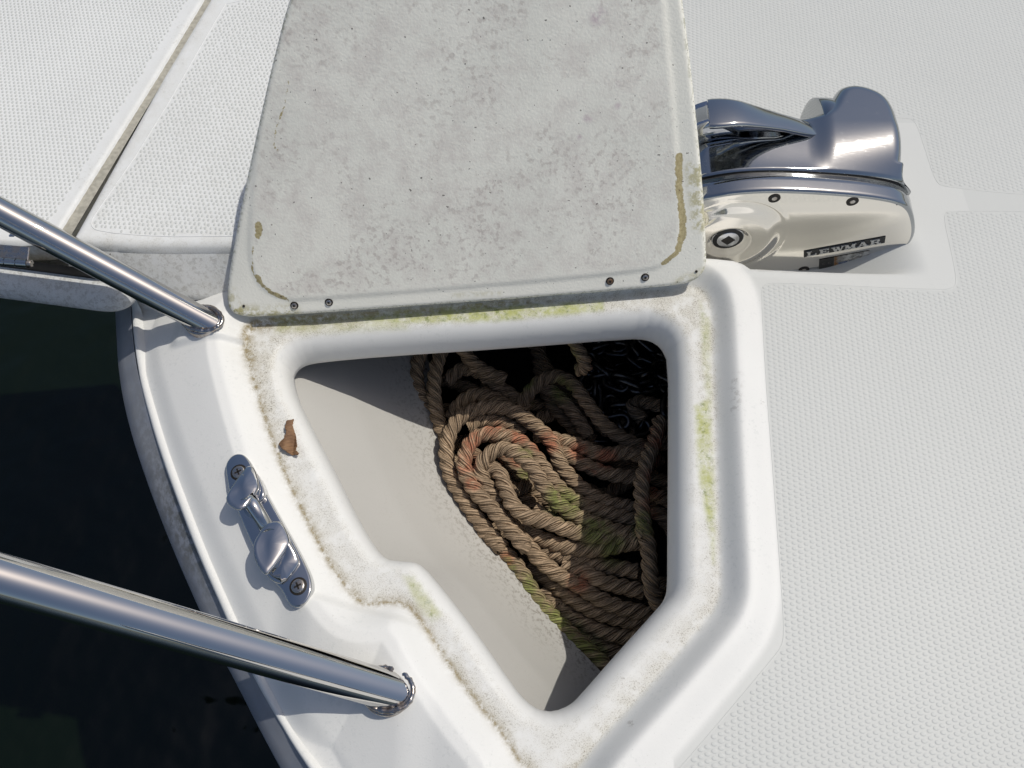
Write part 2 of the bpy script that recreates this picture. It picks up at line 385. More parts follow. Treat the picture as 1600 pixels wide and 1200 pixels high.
# ------------------------------------------------------------------ hull side
g = NT('hull_gelcoat'); hc = g.mix(g.ramp(g.noise(30, 5, .6), .35, .65), (.235, .255, .30), (.29, .305, .34))
hc = g.mix(g.mul(g.attr('dirt'), g.ramp(g.noise(120, 5, .7), .35, .6)), hc, (.09, .09, .085)); M_hull = g.out(hc, .3, 0, .5)
nJ = 240; J3 = resample(JOINT, .004); O3 = resample(OUTER, .004)
J3 = J3[np.linspace(0, len(J3)-1, nJ).astype(int)]; O3 = O3[np.linspace(0, len(O3)-1, nJ).astype(int)]
zj = deck_z(J3)[0]
def rowp(t, z): return np.c_[J3*(1-t)+O3*t, z if np.ndim(z) else np.full(nJ, z)]
R = np.stack([rowp(-.25, zj+.000), rowp(-.10, zj+.0030), rowp(.03, zj+.0030), rowp(.12, zj-.001), rowp(.16, zj-.006), rowp(.15, zj-.010)], 0)
v, f = loft(R, False, False)
hull = mesh('hull', np.stack([rowp(.13, -.052), rowp(.24, -.054), rowp(.6, -.062), rowp(.93, -.070), rowp(1.0, -.076), rowp(.98, -.10), rowp(.2, -.5), rowp(-.6, -1.3)], 0).reshape(-1, 3),
            loft(np.zeros((8, nJ, 3)), False, False)[1], M_hull,
            attrs=dict(dirt=np.concatenate([np.full(nJ, d)*np.clip(np.interp(J3[:, 1], [-.1, .1, .17, .24, .33], [.1, .2, 1, .5, .2]), 0, 1) for d in (1, 1, .8, .3, 0, 0, 0, 0)])))
tag(hull, 'grey blue hull side below the white toe of the deck', kind='structure')
mesh('deck_edge_bead', v, f, M_deck, deck, attrs={k: np.zeros(len(v)) for k in ('dirt', 'crease', 'green', 'stain')})
mesh('joint_groove', np.stack([rowp(.14, zj-.008), rowp(.14, -.054)]).reshape(-1, 3), loft(np.zeros((2, nJ, 3)), False, False)[1], M_black, hull)
# ------------------------------------------------------------------ added cabin block, out of view, only for the steel to reflect
M_glass = plain('added_pane_glass', (.01, .011, .013), .05)  # dark panes added to give the steel streaks to reflect
def slab(name, pts, t, mat, parent, z=(0, 0, 0)):
    bm = bmesh.new(); a = [bm.verts.new(p) for p in pts]; f_ = bm.faces.new(a); f_.normal_update(); n_ = f_.normal.copy()
    e_ = bmesh.ops.extrude_face_region(bm, geom=[f_]); bmesh.ops.translate(bm, verts=[g_ for g_ in e_['geom'] if isinstance(g_, bmesh.types.BMVert)], vec=n_*-t)
    return from_bm(name, bm, mat, parent, False)
CY = -1.75
bm = bmesh.new(); prof = [(CY, 0), (CY-.55, .55), (CY-1.25, .95), (CY-3.2, 1.0), (CY-3.2, -.02)]
lo_ = [bm.verts.new((.30, a, b)) for a, b in prof]; hi_ = [bm.verts.new((2.6, a, b)) for a, b in prof]
bm.faces.new(lo_); bm.faces.new(hi_[::-1])
for i_ in range(5): bm.faces.new((lo_[i_], lo_[(i_+1) % 5], hi_[(i_+1) % 5], hi_[i_]))
cabin = from_bm('added_reflection_cabin', bm, M_plat, None, False); tag(cabin, 'added white cabin block with dark panes, unseen, for reflections in the steel', kind='structure')
for x_ in (.42, 1.16, 1.90):
    q_ = [(x_, CY-.60, .5786+.004), (x_+.62, CY-.60, .5786+.004), (x_+.60, CY-1.15, .8929+.004), (x_+.04, CY-1.15, .8929+.004)]
    slab('added_dark_pane', [Vector(p_)+Vector((0, .004, .008)) for p_ in q_], .003, M_glass, cabin)
# ------------------------------------------------------------------ water
g = NT('harbour_water'); wc = g.mix(g.ramp(g.noise(1.2, 4), .3, .7), (.0022, .0050, .0020), (.0034, .0068, .0028))
g.bump(g.noise(4, 3, .5), .10, .35); M_water = g.out(wc, .12, 0, .32)
wv = quad(-1500, 1500, -1500, 1500, -1.3)
tag(mesh('water', wv, [(0, 1, 2, 3)], M_water, smooth=False), 'dark green harbour water beside the hull', kind='structure')
# ------------------------------------------------------------------ locker inside
DZ = -.22
rim = xy([(380, 470), (440, 620), (490, 740), (560, 870), (640, 900), (700, 980), (790, 1110), (870, 1180)], OPEN_Z-.004)
rim = rim
FZ = -.184
foot = xy([(650, 440), (685, 660), (735, 780), (800, 880), (860, 965), (915, 1025), (985, 1095), (1080, 1190)], FZ)
n = 60
rs = rim[0:1].repeat(1, 0)
def rs_n(p, n):
    p = smooth_poly(p, 2, False); d = np.r_[0, np.cumsum(np.linalg.norm(np.diff(p, axis=0), axis=1))]; t = np.linspace(0, d[-1], n)
    return np.stack([np.interp(t, d, p[:, j]) for j in range(2)], 1)
ra, fa = rs_n(rim, n), rs_n(foot, n)
rows = []; dr = []
for t in np.linspace(0, 1, 30):
    zz = (OPEN_Z-.004)*(1-t)+FZ*t-.012*math.sin(math.pi*t)
    if t > .38: pass
    zz += .006*max(0, 1-abs(t-.42)/.42)
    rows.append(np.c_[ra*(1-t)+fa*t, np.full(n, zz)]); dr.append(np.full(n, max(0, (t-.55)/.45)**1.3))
v, f = loft(np.stack(rows), False, False)
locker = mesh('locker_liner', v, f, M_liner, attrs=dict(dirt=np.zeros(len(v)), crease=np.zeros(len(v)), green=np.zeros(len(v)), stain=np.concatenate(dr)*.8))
tag(locker, 'pale sloping inner wall of the anchor locker', kind='structure')
crl = [at(500, 705, -.09), at(570, 765, -.105), at(640, 820, -.12), at(700, 870, -.135), at(735, 900, -.14)]
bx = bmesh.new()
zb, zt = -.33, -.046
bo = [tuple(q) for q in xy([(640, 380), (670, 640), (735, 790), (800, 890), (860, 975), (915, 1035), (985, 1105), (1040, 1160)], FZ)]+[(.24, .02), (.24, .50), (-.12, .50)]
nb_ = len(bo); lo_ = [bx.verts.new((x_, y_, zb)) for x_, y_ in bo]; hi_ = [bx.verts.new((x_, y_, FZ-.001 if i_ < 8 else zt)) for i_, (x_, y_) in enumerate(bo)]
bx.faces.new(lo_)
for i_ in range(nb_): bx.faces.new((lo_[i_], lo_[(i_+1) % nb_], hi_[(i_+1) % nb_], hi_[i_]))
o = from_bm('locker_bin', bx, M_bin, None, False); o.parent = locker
# ------------------------------------------------------------------ locker lid
LA, LB = at(355, 490, -.013), at(1103, 445, .002)
LU = (LB-LA).normalized(); tau = math.radians(57)
back = Vector((0, 0, 1)).cross(LU).normalized()           # away from the viewer
LV = (back*math.cos(tau)+Vector((0, 0, 1))*math.sin(tau)).normalized(); LN = LU.cross(LV).normalized()
if LN.y > 0: LN = -LN
LM = basis(LA, LU, LN)
sgn = 1 if (LM.to_3x3() @ Vector((0, 1, 0))).dot(LV) > 0 else -1
def lid_uv(px, py):
    r = ray(px, py); o = Vector((0, 0, H)); t = (LA-o).dot(LN)/r.dot(LN); p = LM.inverted() @ (o+r*t); return (p.x, p.y)
LO = np.array([lid_uv(*p) for p in [(353, 462), (354, 478), (361, 490), (376, 496), (402, 498), (600, 484), (850, 466), (1050, 449), (1078, 444), (1096, 434), (1105, 418), (1105, 395), (1102, 330), (1096, 250),
      (1083, 120), (1068, 0), (1058, -60), (1035, -110), (520, -120), (478, -70), (450, 0), (421, 115), (396, 225), (376, 320), (361, 400), (355, 440)]])
LO = smooth_poly(LO, 1)
INP = np.array([lid_uv(*p) for p in [(432, 20), (398, 240), (388, 380), (394, 425), (410, 450), (436, 466), (470, 470), (1010, 425), (1048, 408), (1062, 385), (1064, 330), (1056, 200), (1038, 0), (1030, -90), (450, -90)]])
INP = smooth_poly(INP, 2)
mn, mx = LO.min(0), LO.max(0)
P, F = field(mn[0]-.002, mx[0]+.002, mn[1]-.002, mx[1]+.002, .0016, LO)
dE = -sdf(P, LO)[0]; dI = sdf(P, INP)[0]
w_ = -.004*(1-np.sqrt(np.clip(1-(1-np.clip(dE/.004, 0, 1))**2, 0, 1)))+.0012*sm(.003, -.003, dI)
def lidline(pts): return seg_dist(P, np.array([lid_uv(*p) for p in pts]))
wob = .0012*np.sin(P[:, 0]*430+P[:, 1]*210)+.0009*np.sin(P[:, 1]*900+1.3)
tape = sm(.0062, .0, lidline([(1060, 245), (1061, 290), (1066, 335), (1067, 362), (1060, 388)]))
tape = np.maximum(tape, .9*sm(.0046, .0, lidline([(1064, 380), (1056, 396), (1042, 406), (1036, 411)])))
tape = np.maximum(tape, .85*sm(.0042, .0, lidline([(402, 432), (412, 446), (424, 456), (450, 468)])))
tape = np.maximum(tape, .95*sm(.0052, .0, lidline([(405, 350), (403, 368)])))
tape = np.maximum(tape, .68*sm(.0022, .0, lidline([(396, 385), (394, 420), (402, 440)])))
tape = np.maximum(tape, .68*sm(.0018, .0, lidline([(452, 125), (445, 165), (432, 200), (428, 228), (436, 236)])))
film = sm(.010, .003, lidline([(1085, 265), (1092, 320), (1094, 350)]))*.8+.9*sm(.012, .0, lidline([(368, 488), (420, 492), (455, 488)]))+.6*sm(.010, .0, lidline([(362, 460), (365, 480)]))
film += .5*sm(.007, .0, lidline([(1060, 440), (1098, 425)]))+.35*sm(.004, .0, lidline([(700, 462), (780, 458)]))
edge = sm(.0045, .0, dE)*sm(.02, .0, np.abs(P[:, 0]-0)*0)*.9
pink = np.zeros(len(P))
for (cx, cy, rr) in ((933, 25, .009), (918, 185, .005), (965, 165, .0035), (966, 130, .003), (905, 215, .003)):
    u = lid_uv(cx, cy); pink = np.maximum(pink, sm(rr, rr*.2, np.hypot(P[:, 0]-u[0], P[:, 1]-u[1])))
inner = sm(.004, -.012, dI)
g = NT('lid_gelcoat')
c = g.mix(g.ramp(g.noise(14, 5, .6), .35, .65), (.86, .85, .765), (.80, .795, .715))
mold = g.mul(g.ramp(g.noise(46, 6, .75), .42, .68), g.attr('inner'))
c = g.mix(g.mul(mold, .36), c, (.56, .49, .46))
sp = g.mul(g.ramp(g.noise(230, 3, .6), .50, .66), g.mul(g.ramp(g.noise(16, 5, .7), .40, .60), g.attr('inner')))
c = g.mix(g.mul(sp, .40), c, (.36, .30, .275))
c = g.mix(g.mul(g.attr('pink'), g.ramp(g.noise(200, 3), .3, .6, 0, .5)), c, (.42, .28, .36))
c = g.mix(g.mul(g.attr('film'), g.ramp(g.noise(140, 5, .75), .42, .58, 0, .9)), c, (.42, .38, .16))
c = g.mix(g.mul(g.attr('edge'), g.ramp(g.noise(300, 4, .75), .48, .60, 0, .8)), c, (.16, .17, .06))
tq_ = g.mul(g.mul(g.noise(110, 6, .8), .5, 'SUBTRACT'), 1.9)
tz_ = g.n('ShaderNodeMath', operation='ADD'); g.l(g.attr('tape'), tz_.inputs[0]); g.l(tq_, tz_.inputs[1]); tp_ = g.ramp(tz_.outputs[0], .50, .62)
c = g.mix(g.mul(tp_, .9), c, g.mix(g.ramp(g.noise(420, 4, .7), .35, .65), (.46, .39, .19), (.30, .235, .09)))
c = g.mix(g.mul(g.ramp(g.noise(420, 1, .4), .765, .785), .8), c, (.06, .05, .04))
nb = g.bump(g.noise(520, 2, .5), .0005, .45)
M_lid = g.out(c, .45, 0, .4)
lid = empty('locker_lid', LA)
def l2w(P, wv): return np.array(LM)[:3, :3] @ np.vstack([P[:, 0], P[:, 1], np.broadcast_to(wv, (len(P),))]) + np.array(LA)[:, None]
mesh('lid_panel', l2w(P, w_).T, F, M_lid, lid, attrs=dict(tape=tape, film=np.clip(film, 0, 1), edge=edge, pink=pink, inner=inner))
Lp = resample(np.vstack([LO, LO[:1]]), .004)[:-1]
nn = np.roll(Lp, -1, 0)-np.roll(Lp, 1, 0); nn = np.c_[nn[:, 1], -nn[:, 0]]; nn /= np.linalg.norm(nn, axis=1)[:, None]
if np.sum(Lp[:, 0]*np.roll(Lp[:, 1], -1)-np.roll(Lp[:, 0], -1)*Lp[:, 1]) < 0: nn = -nn
R = np.stack([l2w(Lp+nn*d, ww).T for d, ww in ((-.0004, -.0036), (0, -.0045), (0, -.013), (-.003, -.016), (-.03, -.017))])
v, f = loft(R, True); k0 = len(v)
mesh('lid_rim', v, f, M_lid, lid, attrs=dict(tape=np.zeros(k0), film=np.full(k0, .5), edge=np.full(k0, .8), pink=np.zeros(k0), inner=np.zeros(k0)))
bm = prism([tuple(p) for p in (Lp-nn*.004)[::4]], -.019, -.0165, 0, 1, LM)
from_bm('lid_skin', bm, M_plat, lid, False)
tag(lid, 'open grey white locker lid with mildewed underside and brown tape residue', 'hatch lid')
for (cx, cy, mt) in ((460, 477, M_screw), (514, 472, M_screw), (953, 439, M_rust), (1008, 433, M_screw)):
    u = lid_uv(cx, cy); M = LM @ Matrix.Translation((u[0], u[1], 0))
    s = from_bm('screw', disc(.0034, -.001, .0008, .0004, M, 20), M_hole, lid, True, 40)
    from_bm('screw_head', disc(.0024, .0003, .0016, .0005, M, 20), mt, s, True, 40).location = -Vector(s.location) if False else Vector((0, 0, 0))
    from_bm('drive_socket', disc(.0011, .0012, .00185, .0, M, 6), M_hole, s, False)
for o in [o for o in S.objects if o.name.startswith(('screw_head', 'drive_socket'))]:      # sub-parts were built in world space
    o.matrix_parent_inverse = Matrix.Translation(-Vector(lid.location)) if False else o.matrix_parent_inverse
    o.location = -Vector(lid.location)
# two grub screws in the lid edge
for (cx, cy) in ((381, 478), (1088, 424)):
    u = lid_uv(cx, cy); from_bm('drain_hole', disc(.0011, .0, .0006, 0, LM @ Matrix.Translation((u[0], u[1], 0)), 12), M_hole, lid, True)
# ------------------------------------------------------------------ bow platform (upper left)
PZ = .020
plat = empty('bow_platform', at(150, 380, 0))
PO = [(-260, 330), (-260, 430), (0, 381), (110, 379), (230, 384), (330, 382), (400, 380), (520, 380), (560, 200), (600, -150), (-260, -200)]
PO = xy(PO, PZ)
def plat_part(name, outline, step, ztop, rnd, bottom, mat, crown=0, attrs=None, inset=0.004):
    P, F = field(*[float(q) for q in (outline[:, 0].min(), outline[:, 0].max(), outline[:, 1].min(), outline[:, 1].max())], step, outline)
    dE = -sdf(P, outline)[0]
    zz = ztop-rnd*(1-np.sqrt(np.clip(1-(1-np.clip(dE/rnd, 0, 1))**2, 0, 1)))
    A = attrs(P, dE) if attrs else {}
    A = {k: A.get(k, np.zeros(len(P))) for k in ('dirt', 'crease', 'green', 'stain')}
    o = mesh(name, np.c_[P, zz], F, mat, plat, attrs=A)
    return o
def loopwall(name, outline, prof, mat, parent, step=.004, at_=None):
    Lp = resample(np.vstack([outline, outline[:1]]), step)[:-1]
    nn = np.roll(Lp, -1, 0)-np.roll(Lp, 1, 0); nn = np.c_[nn[:, 1], -nn[:, 0]]; nn /= np.linalg.norm(nn, axis=1)[:, None]+1e-12
    if np.sum(Lp[:, 0]*np.roll(Lp[:, 1], -1)-np.roll(Lp[:, 0], -1)*Lp[:, 1]) < 0: nn = -nn
    R = np.stack([np.c_[Lp+nn*d, np.full(len(Lp), zz)] for d, zz in prof]); v, f = loft(R, True); A = {k: np.full(len(v), (at_ or {}).get(k, 0.0)) for k in ('dirt', 'crease', 'green', 'stain')}
    return mesh(name, v, f, mat, parent, attrs=A)
# narrow fixed panel: from the seam to under the lid
SE0, SE1 = at(322, 0, PZ), at(105, 360, PZ)
sd = (SE1-SE0).normalized(); sn = Vector((-sd.y, sd.x, 0));
if sn.x < 0: sn = -sn
S0 = SE0-sd*.5; S1 = SE1+sd*.012
fr = [tuple(S0.xy), tuple((S1+sn*.0).xy)]+[tuple(at(px, py, PZ).xy) for px, py in ((135, 381), (230, 387), (330, 386), (420, 386), (560, 382))]+[(.05, .50), (.05, 1.1)]
FIX = smooth_poly(np.array(fr), 1)
plat_part('fixed_panel', FIX, .002, PZ, .009, 0, M_plat, attrs=lambda P, d: dict(dirt=.30*sm(.03, .0, d)+.12, crease=.55*sm(.0035, .0, d)*(P[:, 1] > .43)))
loopwall('panel_skirt', FIX, [(-.0002, PZ-.0088), (.003, PZ-.013), (.020, PZ-.039), (.0225, PZ-.043), (.0215, PZ-.046), (-.01, PZ-.047)], M_plat, plat, at_=dict(dirt=.35, stain=.25))
# large hinged panel left of the seam
S2 = S1-sn*.0024-sd*.004
hp = [tuple((S0-sn*.0024).xy), tuple(S2.xy), tuple(at(60, 383, PZ).xy), tuple(at(-60, 378, PZ).xy), tuple(at(-400, 360, PZ).xy), (-1.1, .42), (-1.1, 1.1)]
HPN = smooth_poly(np.array(hp), 1)
plat_part('hinged_panel', HPN, .0025, PZ+.001, .0035, 0, M_plat, attrs=lambda P, d: dict(dirt=.25*sm(.015, .0, d)))
loopwall('panel_skirt', HPN, [(-.0002, PZ-.0028), (.0004, PZ-.006), (.0004, PZ-.022), (-.004, PZ-.024), (-.03, PZ-.024)], M_plat, plat, at_=dict(dirt=.6, crease=.3))
gv = [S0-sn*.006, S2-sn*.004, S1+sn*.004, S0+sn*.004]
mesh('seam_floor', [(q.x, q.y, PZ-.0018) for q in gv], [(0, 1, 2, 3)], plain('seam_dirt', (.36, .345, .29), .9, 0, .18, 300), plat, False)
# lower body carrying both, rounded end over the water
BD = smooth_poly(np.array([tuple(at(*p, -.018).xy) for p in ((-500, 400), (0, 462), (60, 470), (120, 478), (165, 484), (190, 480), (210, 466), (222, 440), (300, 380))]+[(-.1, .60), (-.1, 1.1), (-1.1, 1.1)]), 2)
loopwall('platform_body', BD, [(-.024, -.003), (-.014, -.004), (-.006, -.008), (-.001, -.014), (.0005, -.020), (-.001, -.024), (-.010, -.028), (-.06, -.028)], M_plat, plat, at_=dict(dirt=.35, stain=.3))
loopwall('panel_gap', BD, [(-.020, -.005), (-.021, .010)], M_hole, plat)
# non-skid fields
sang = math.atan2(sd.y, sd.x)
SF = smooth_poly(np.array([tuple(at(*p, PZ).xy) for p in ((356, 2), (344, 20), (232, 215), (150, 333), (140, 350), (152, 362), (250, 370), (345, 369), (420, 369))]+[(.02, .52), (.02, .74), (-.1, .76)]), 1)
dots('nonskid_dots', SF, [], None, sang+math.radians(8), PZ, plat, rx=.0018, ry=.0013, h=.0004, jit=.00025, n=8)
BF = np.array([tuple((S0-sn*.016).xy), tuple((S2-sn*.0125-sd*.008).xy), tuple(at(58, 362, PZ).xy), tuple(at(-60, 357, PZ).xy), (-.62, .43), (-.62, .9)])
dots('nonskid_dots', BF, [], None, sang+math.radians(8), PZ+.001, plat, rx=.0018, ry=.0013, h=.0004, n=8)
border(SF, PZ, plat, .0005, M_plat)
# hinge and screw of the big panel
HZ = .012
ha, hb = at_depth(-60, 402, .60), at_depth(45, 410, .60)
hinge = from_bm('hinge', prism([(0, 0), ((hb-ha).length, 0), ((hb-ha).length, .012), (0, .012)], 0, .0015, .0004, 1, basis(ha, hb-ha, (0, -.45, 1))), M_screw, plat, False)
d = (hb-ha)
for k in range(6):
    a, b = ha+d*(k/6+.006), ha+d*((k+1)/6-.006); ring = tube_rings(np.array([a-Vector((0, .001, 0)), b-Vector((0, .001, 0))]), .0034, 14); v, f = loft(ring)
    mesh('knuckle', v, f, M_tube, None).parent = hinge
e = Vector(hb)-Vector((0, .001, 0)); M = basis(e, (0, 0, 1), hb-ha)
o = from_bm('hinge_pin', disc(.0028, -.002, .003, .0008, M, 16), M_screw, None, True, 40); o.parent = hinge
for o in [o for o in S.objects if o.parent == hinge]: o.location = -Vector(plat.location)
M = basis(at(22, 372, PZ-.002), (1, 0, 0), (0, -.3, 1))
from_bm('dome_screw', disc(.0045, 0, .0032, .0028, M, 20, 4), M_steel, plat, True, 60)
tag(plat, 'white moulded bow platform with two dotted non-slip panels, upper left', 'platform')
# ------------------------------------------------------------------ bow rail
rail = empty('bow_rail', at(607, 1080, -.02))
b1 = on_deck(606, 1078); e1 = at_depth(0, 901, .412); b2 = on_deck(318, 501); e2 = at_depth(0, 331, .59)
def post(b, e, r, ext):
    d = (e-b).normalized(); p = np.array([b+d*t for t in np.linspace(-.010, ext, 40)]); v, f = loft(tube_rings(p, r, 40))
    mesh('post', v, f, M_tube, rail); return b+d*ext, d
t1, d1 = post(b1, e1, .0125, .66); t2, d2 = post(b2, e2, .0110, .66)
tp = smooth_poly(np.array([t1-d1*.03+Vector((-.02, -.6, .02)), t1, (t1+t2)/2, t2, t2+Vector((.05, .6, .05))]), 3, False); v, f = loft(tube_rings(resample(tp, .01), .0125, 24)); mesh('top_rail', v, f, M_tube, rail)
def flange(b, d, r, R, nz):
    n = Vector(nz).normalized(); x = Vector((d.x, d.y, 0)).normalized(); M = basis(b, x, n)
    from_bm('base_flange', disc(R, -.006, .0028, .0014, M @ Matrix.Diagonal((1.04, .98, 1, 1)), 48, 3), M_flange, rail, True, 50)
    # weld bead: ellipse where the tube meets the plate
    k = 1/max(.3, abs(d.dot(n))); pts = []
    for i in range(73):
        a = 2*math.pi*i/72; pts.append(M @ Vector(((r+.0008)*math.cos(a)*k*.93+.0, (r+.0008)*math.sin(a), .003)))
    p = np.array(pts); p += rng.normal(0, .00022, p.shape); p[-1] = p[0]
    T, N, B = frames(p); v, f = loft(tube_rings(p, .0016+.0004*rng.random(len(p)), 10)); mesh('weld_bead', v, f, M_flange, rail)
flange(b1+Vector((.000, 0, 0)), d1, .0125, .0168, (-.12, .03, 1)); flange(b2, d2, .011, .0155, (-.06, .02, 1))
tag(rail, 'polished steel bow rail with two slanting posts welded to round deck flanges', 'rail')
# ------------------------------------------------------------------ fairlead
fl0, fl1 = on_deck(372, 722), on_deck(470, 940)
fc = (fl0+fl1)/2; fx = (fl1-fl0); FLN = fx.length/2; fn = Vector((-.10, -.02, 1)).normalized()
FM = basis(fc, fx, fn)                      # x along (towards lower end), y towards the right/up, z up
if (FM.to_3x3() @ Vector((0, 1, 0))).x < 0: pass
fair = empty('fairlead', fc)
def fl(px, py, z=0.0):
    o_ = Vector((0, 0, H)); r_ = ray(px, py); p = FM.inverted() @ (o_+r_*((fc+fn*z-o_).dot(fn)/r_.dot(fn))); return (p.x, p.y)
base = smooth_poly(np.array([fl(*p) for p in ((357, 748), (354, 728), (365, 713), (379, 710), (390, 718), (400, 738), (430, 795), (462, 850), (484, 893), (490, 915), (486, 935), (474, 949), (462, 951), (452, 943), (444, 925), (432, 912), (415, 890), (390, 840), (370, 790), (360, 770))]), 2)
M_fair = steel('fairlead_steel', tint=(.58, .585, .59), rough=.04, scr=.5)
from_bm('base_plate', prism([tuple(p) for p in base], -.004, .0035, .0014, 3, FM), M_fair, fair, True, 50)
def horn(outline_px, zb, zt, lift, neck=.74, mat=None, name='horn', sm_=1):
    o = smooth_poly(np.array([fl(*p, zt) for p in outline_px]), sm_); c = o.mean(0); o = resample(np.vstack([o, o[:1]]), .0009)[:-1]
    lv = []
    for s_, zz in ((neck-.03, zb-.003), (neck, zb+.003), (neck+.08, zt-.0052), (.97, zt-.0034), (1.0, zt-.0022), (1.0, zt-.0010), (.975, zt-.0001), (.93, zt+.0004), (.75, zt+.0007), (.4, zt+.0010), (.001, zt+.0011)):
        q = c+(o-c)*s_; tl = (q-c)@lift
        lv.append(np.c_[q, zz+tl*(s_ > .5)*(zz > zb+.004)])
    R = np.stack(lv); v, f = loft(R, True); w = np.array([FM @ Vector(p) for p in v]); return mesh(name, w, f, M_fair, fair)
horn([(388, 724), (394, 728), (402, 752), (401, 764), (385, 794), (374, 799), (360, 792), (355, 783), (357, 772), (380, 728)], 0, .014, np.array([.06, -.22]))
horn([(431, 812), (440, 816), (449, 838), (449, 850), (420, 897), (412, 898), (401, 880), (397, 860), (399, 846), (414, 818)], 0, .0145, np.array([-.06, -.22]))
horn([(396, 735), (404, 742), (414, 768), (412, 780), (398, 786), (392, 770)], 0, .0075, np.array([0, .10]), .9)
horn([(449, 842), (456, 850), (466, 872), (464, 882), (440, 912), (424, 908), (414, 896), (432, 872)], 0, .0085, np.array([-.30, -.05]), .9)
# saddle between the horns, and the ramp towards the lower screw
def blob(name, pts, rad, k=18, flat=1.0):
    p = smooth_poly(np.array(pts), 2, False); r = np.interp(np.linspace(0, 1, len(p)), np.linspace(0, 1, len(rad)), rad)
    v, f = loft(tube_rings(p, r, k)); w = []
    for q in v: w.append(FM @ Vector((q[0], q[1], q[2])))
    return mesh(name, np.array(w), f, M_fair, fair)
a = fl(392, 785, .008); b = fl(420, 832, .008); blob('saddle', [(a[0]-.006, a[1], .012), (a[0], a[1], .006), ((a[0]+b[0])/2, (a[1]+b[1])/2, .003), (b[0], b[1], .006), (b[0]+.006, b[1], .012)], [.007, .0062, .0055, .0062, .007])
a = fl(372, 745); 
def phillips(name, loc, n, r, parent, off, mat=M_screw):
    M = basis(loc, (1, .5, 0), n)
    from_bm('countersink', disc(r*1.28, -.002, .0005, .0002, M, 28), M_hole, parent, True, 40)
    s = from_bm(name, disc(r, -.001, .0018, .0011, M, 28, 3), mat, parent, True, 50)
    bm = bmesh.new()
    for an in (0, math.pi/2):
        m = M @ Matrix.Rotation(an, 4, 'Z'); q = prism([(-r*.55, -r*.13), (r*.55, -r*.13), (r*.55, r*.13), (-r*.55, r*.13)], .0012, .00195, 0, 1, m)
        me = bpy.data.meshes.new('t'); q.to_mesh(me); bm.from_mesh(me); q.free(); bpy.data.meshes.remove(me)
    o = from_bm('cross_slot', bm, M_hole, None, False); o.parent = s; o.location = -Vector(parent.location)
for (cx, cy, zz) in ((373, 738, .0035), (466, 916, .0035)):
    q = fl(cx, cy, zz); phillips('screw', FM @ Vector((q[0], q[1], .0033)), fn, .0050, fair, fc)
tag(fair, 'polished steel fairlead with two hooked horns on the white deck edge', 'fairlead')
# ------------------------------------------------------------------ windlass
YF = .418
wl = empty('anchor_windlass', (.22, .46, POCK_Z))
fp = np.array([[*at_wall(px, py, YF)] for px, py in [(1105, 308), (1150, 300), (1200, 297), (1250, 298), (1300, 301), (1350, 305), (1390, 311), (1412, 317), (1424, 326), (1430, 342), (1432, 362), (1427, 378), (1415, 389), (1398, 396), (1340, 411), (1250, 425)]])[:, [0, 2]]
fp = np.vstack([[fp[0, 0]-.018, fp[0, 1]-.012], [fp[0, 0]-.008, fp[0, 1]-.003], fp, [fp[-1, 0]-.03, POCK_Z-.006], [fp[0, 0]-.03, POCK_Z-.004]])
fp = smooth_poly(fp, 2)
if np.sum(fp[:, 0]*np.roll(fp[:, 1], -1)-np.roll(fp[:, 0], -1)*fp[:, 1]) < 0: fp = fp[::-1]
def inset(p, d):
    q = np.roll(p, -1, 0)-np.roll(p, 1, 0); q = np.c_[-q[:, 1], q[:, 0]]; q /= np.linalg.norm(q, axis=1)[:, None]+1e-12; return p+q*d
fp = resample(np.vstack([fp, fp[:1]]), .0025)[:-1]
def prof_ring(d, Y, up=0): q = inset(fp, d); return np.c_[q[:, 0], np.full(len(q), Y), q[:, 1]+up]
SEAM = YF+.0165
ring0 = [prof_ring(d, y, u) for d, y, u in ((.0035, YF+.0002, 0), (.0022, YF+.0004, 0), (.0010, YF+.0011, 0), (.0003, YF+.0022, 0), (0, YF+.004, 0), (0, YF+.010, .0008), (0, SEAM, .0016), (.002, SEAM+.0002, .0016), (.006, SEAM+.0002, .0016))]
P, F = field(fp[:, 0].min(), fp[:, 0].max(), fp[:, 1].min(), fp[:, 1].max(), .0016, inset(fp, .0035))
# drum boss on the side cover, round the square drive
bc = at_wall(1137, 372, YF); rr = np.hypot(P[:, 0]-bc.x, (P[:, 1]-bc.z))
R0 = .047
yb = YF+.0002-.0055*sm(R0, R0-.016, rr)+.0028*sm(.020, .013, rr)-.0007*sm(R0+.0032, R0+.0018, rr)*sm(R0-.0004, R0+.0010, rr)
cover = mesh('side_cover', np.c_[P[:, 0], yb, P[:, 1]], F[:, ::-1], M_cover, wl)
v, f = loft(np.stack(ring0), True); mesh('cover_rim', v, f, M_wind, wl)
v, f = loft(np.stack([prof_ring(.0016, SEAM-.001, .001), prof_ring(.0016, SEAM+.004, .002)]), True); mesh('gasket', v, f, M_black, wl)
v, f = loft(np.stack([prof_ring(.004, SEAM+.002, 0), prof_ring(.004, .485, 0), prof_ring(.02, .486, 0)]), True); mesh('inner_frame', v, f, M_black, wl)
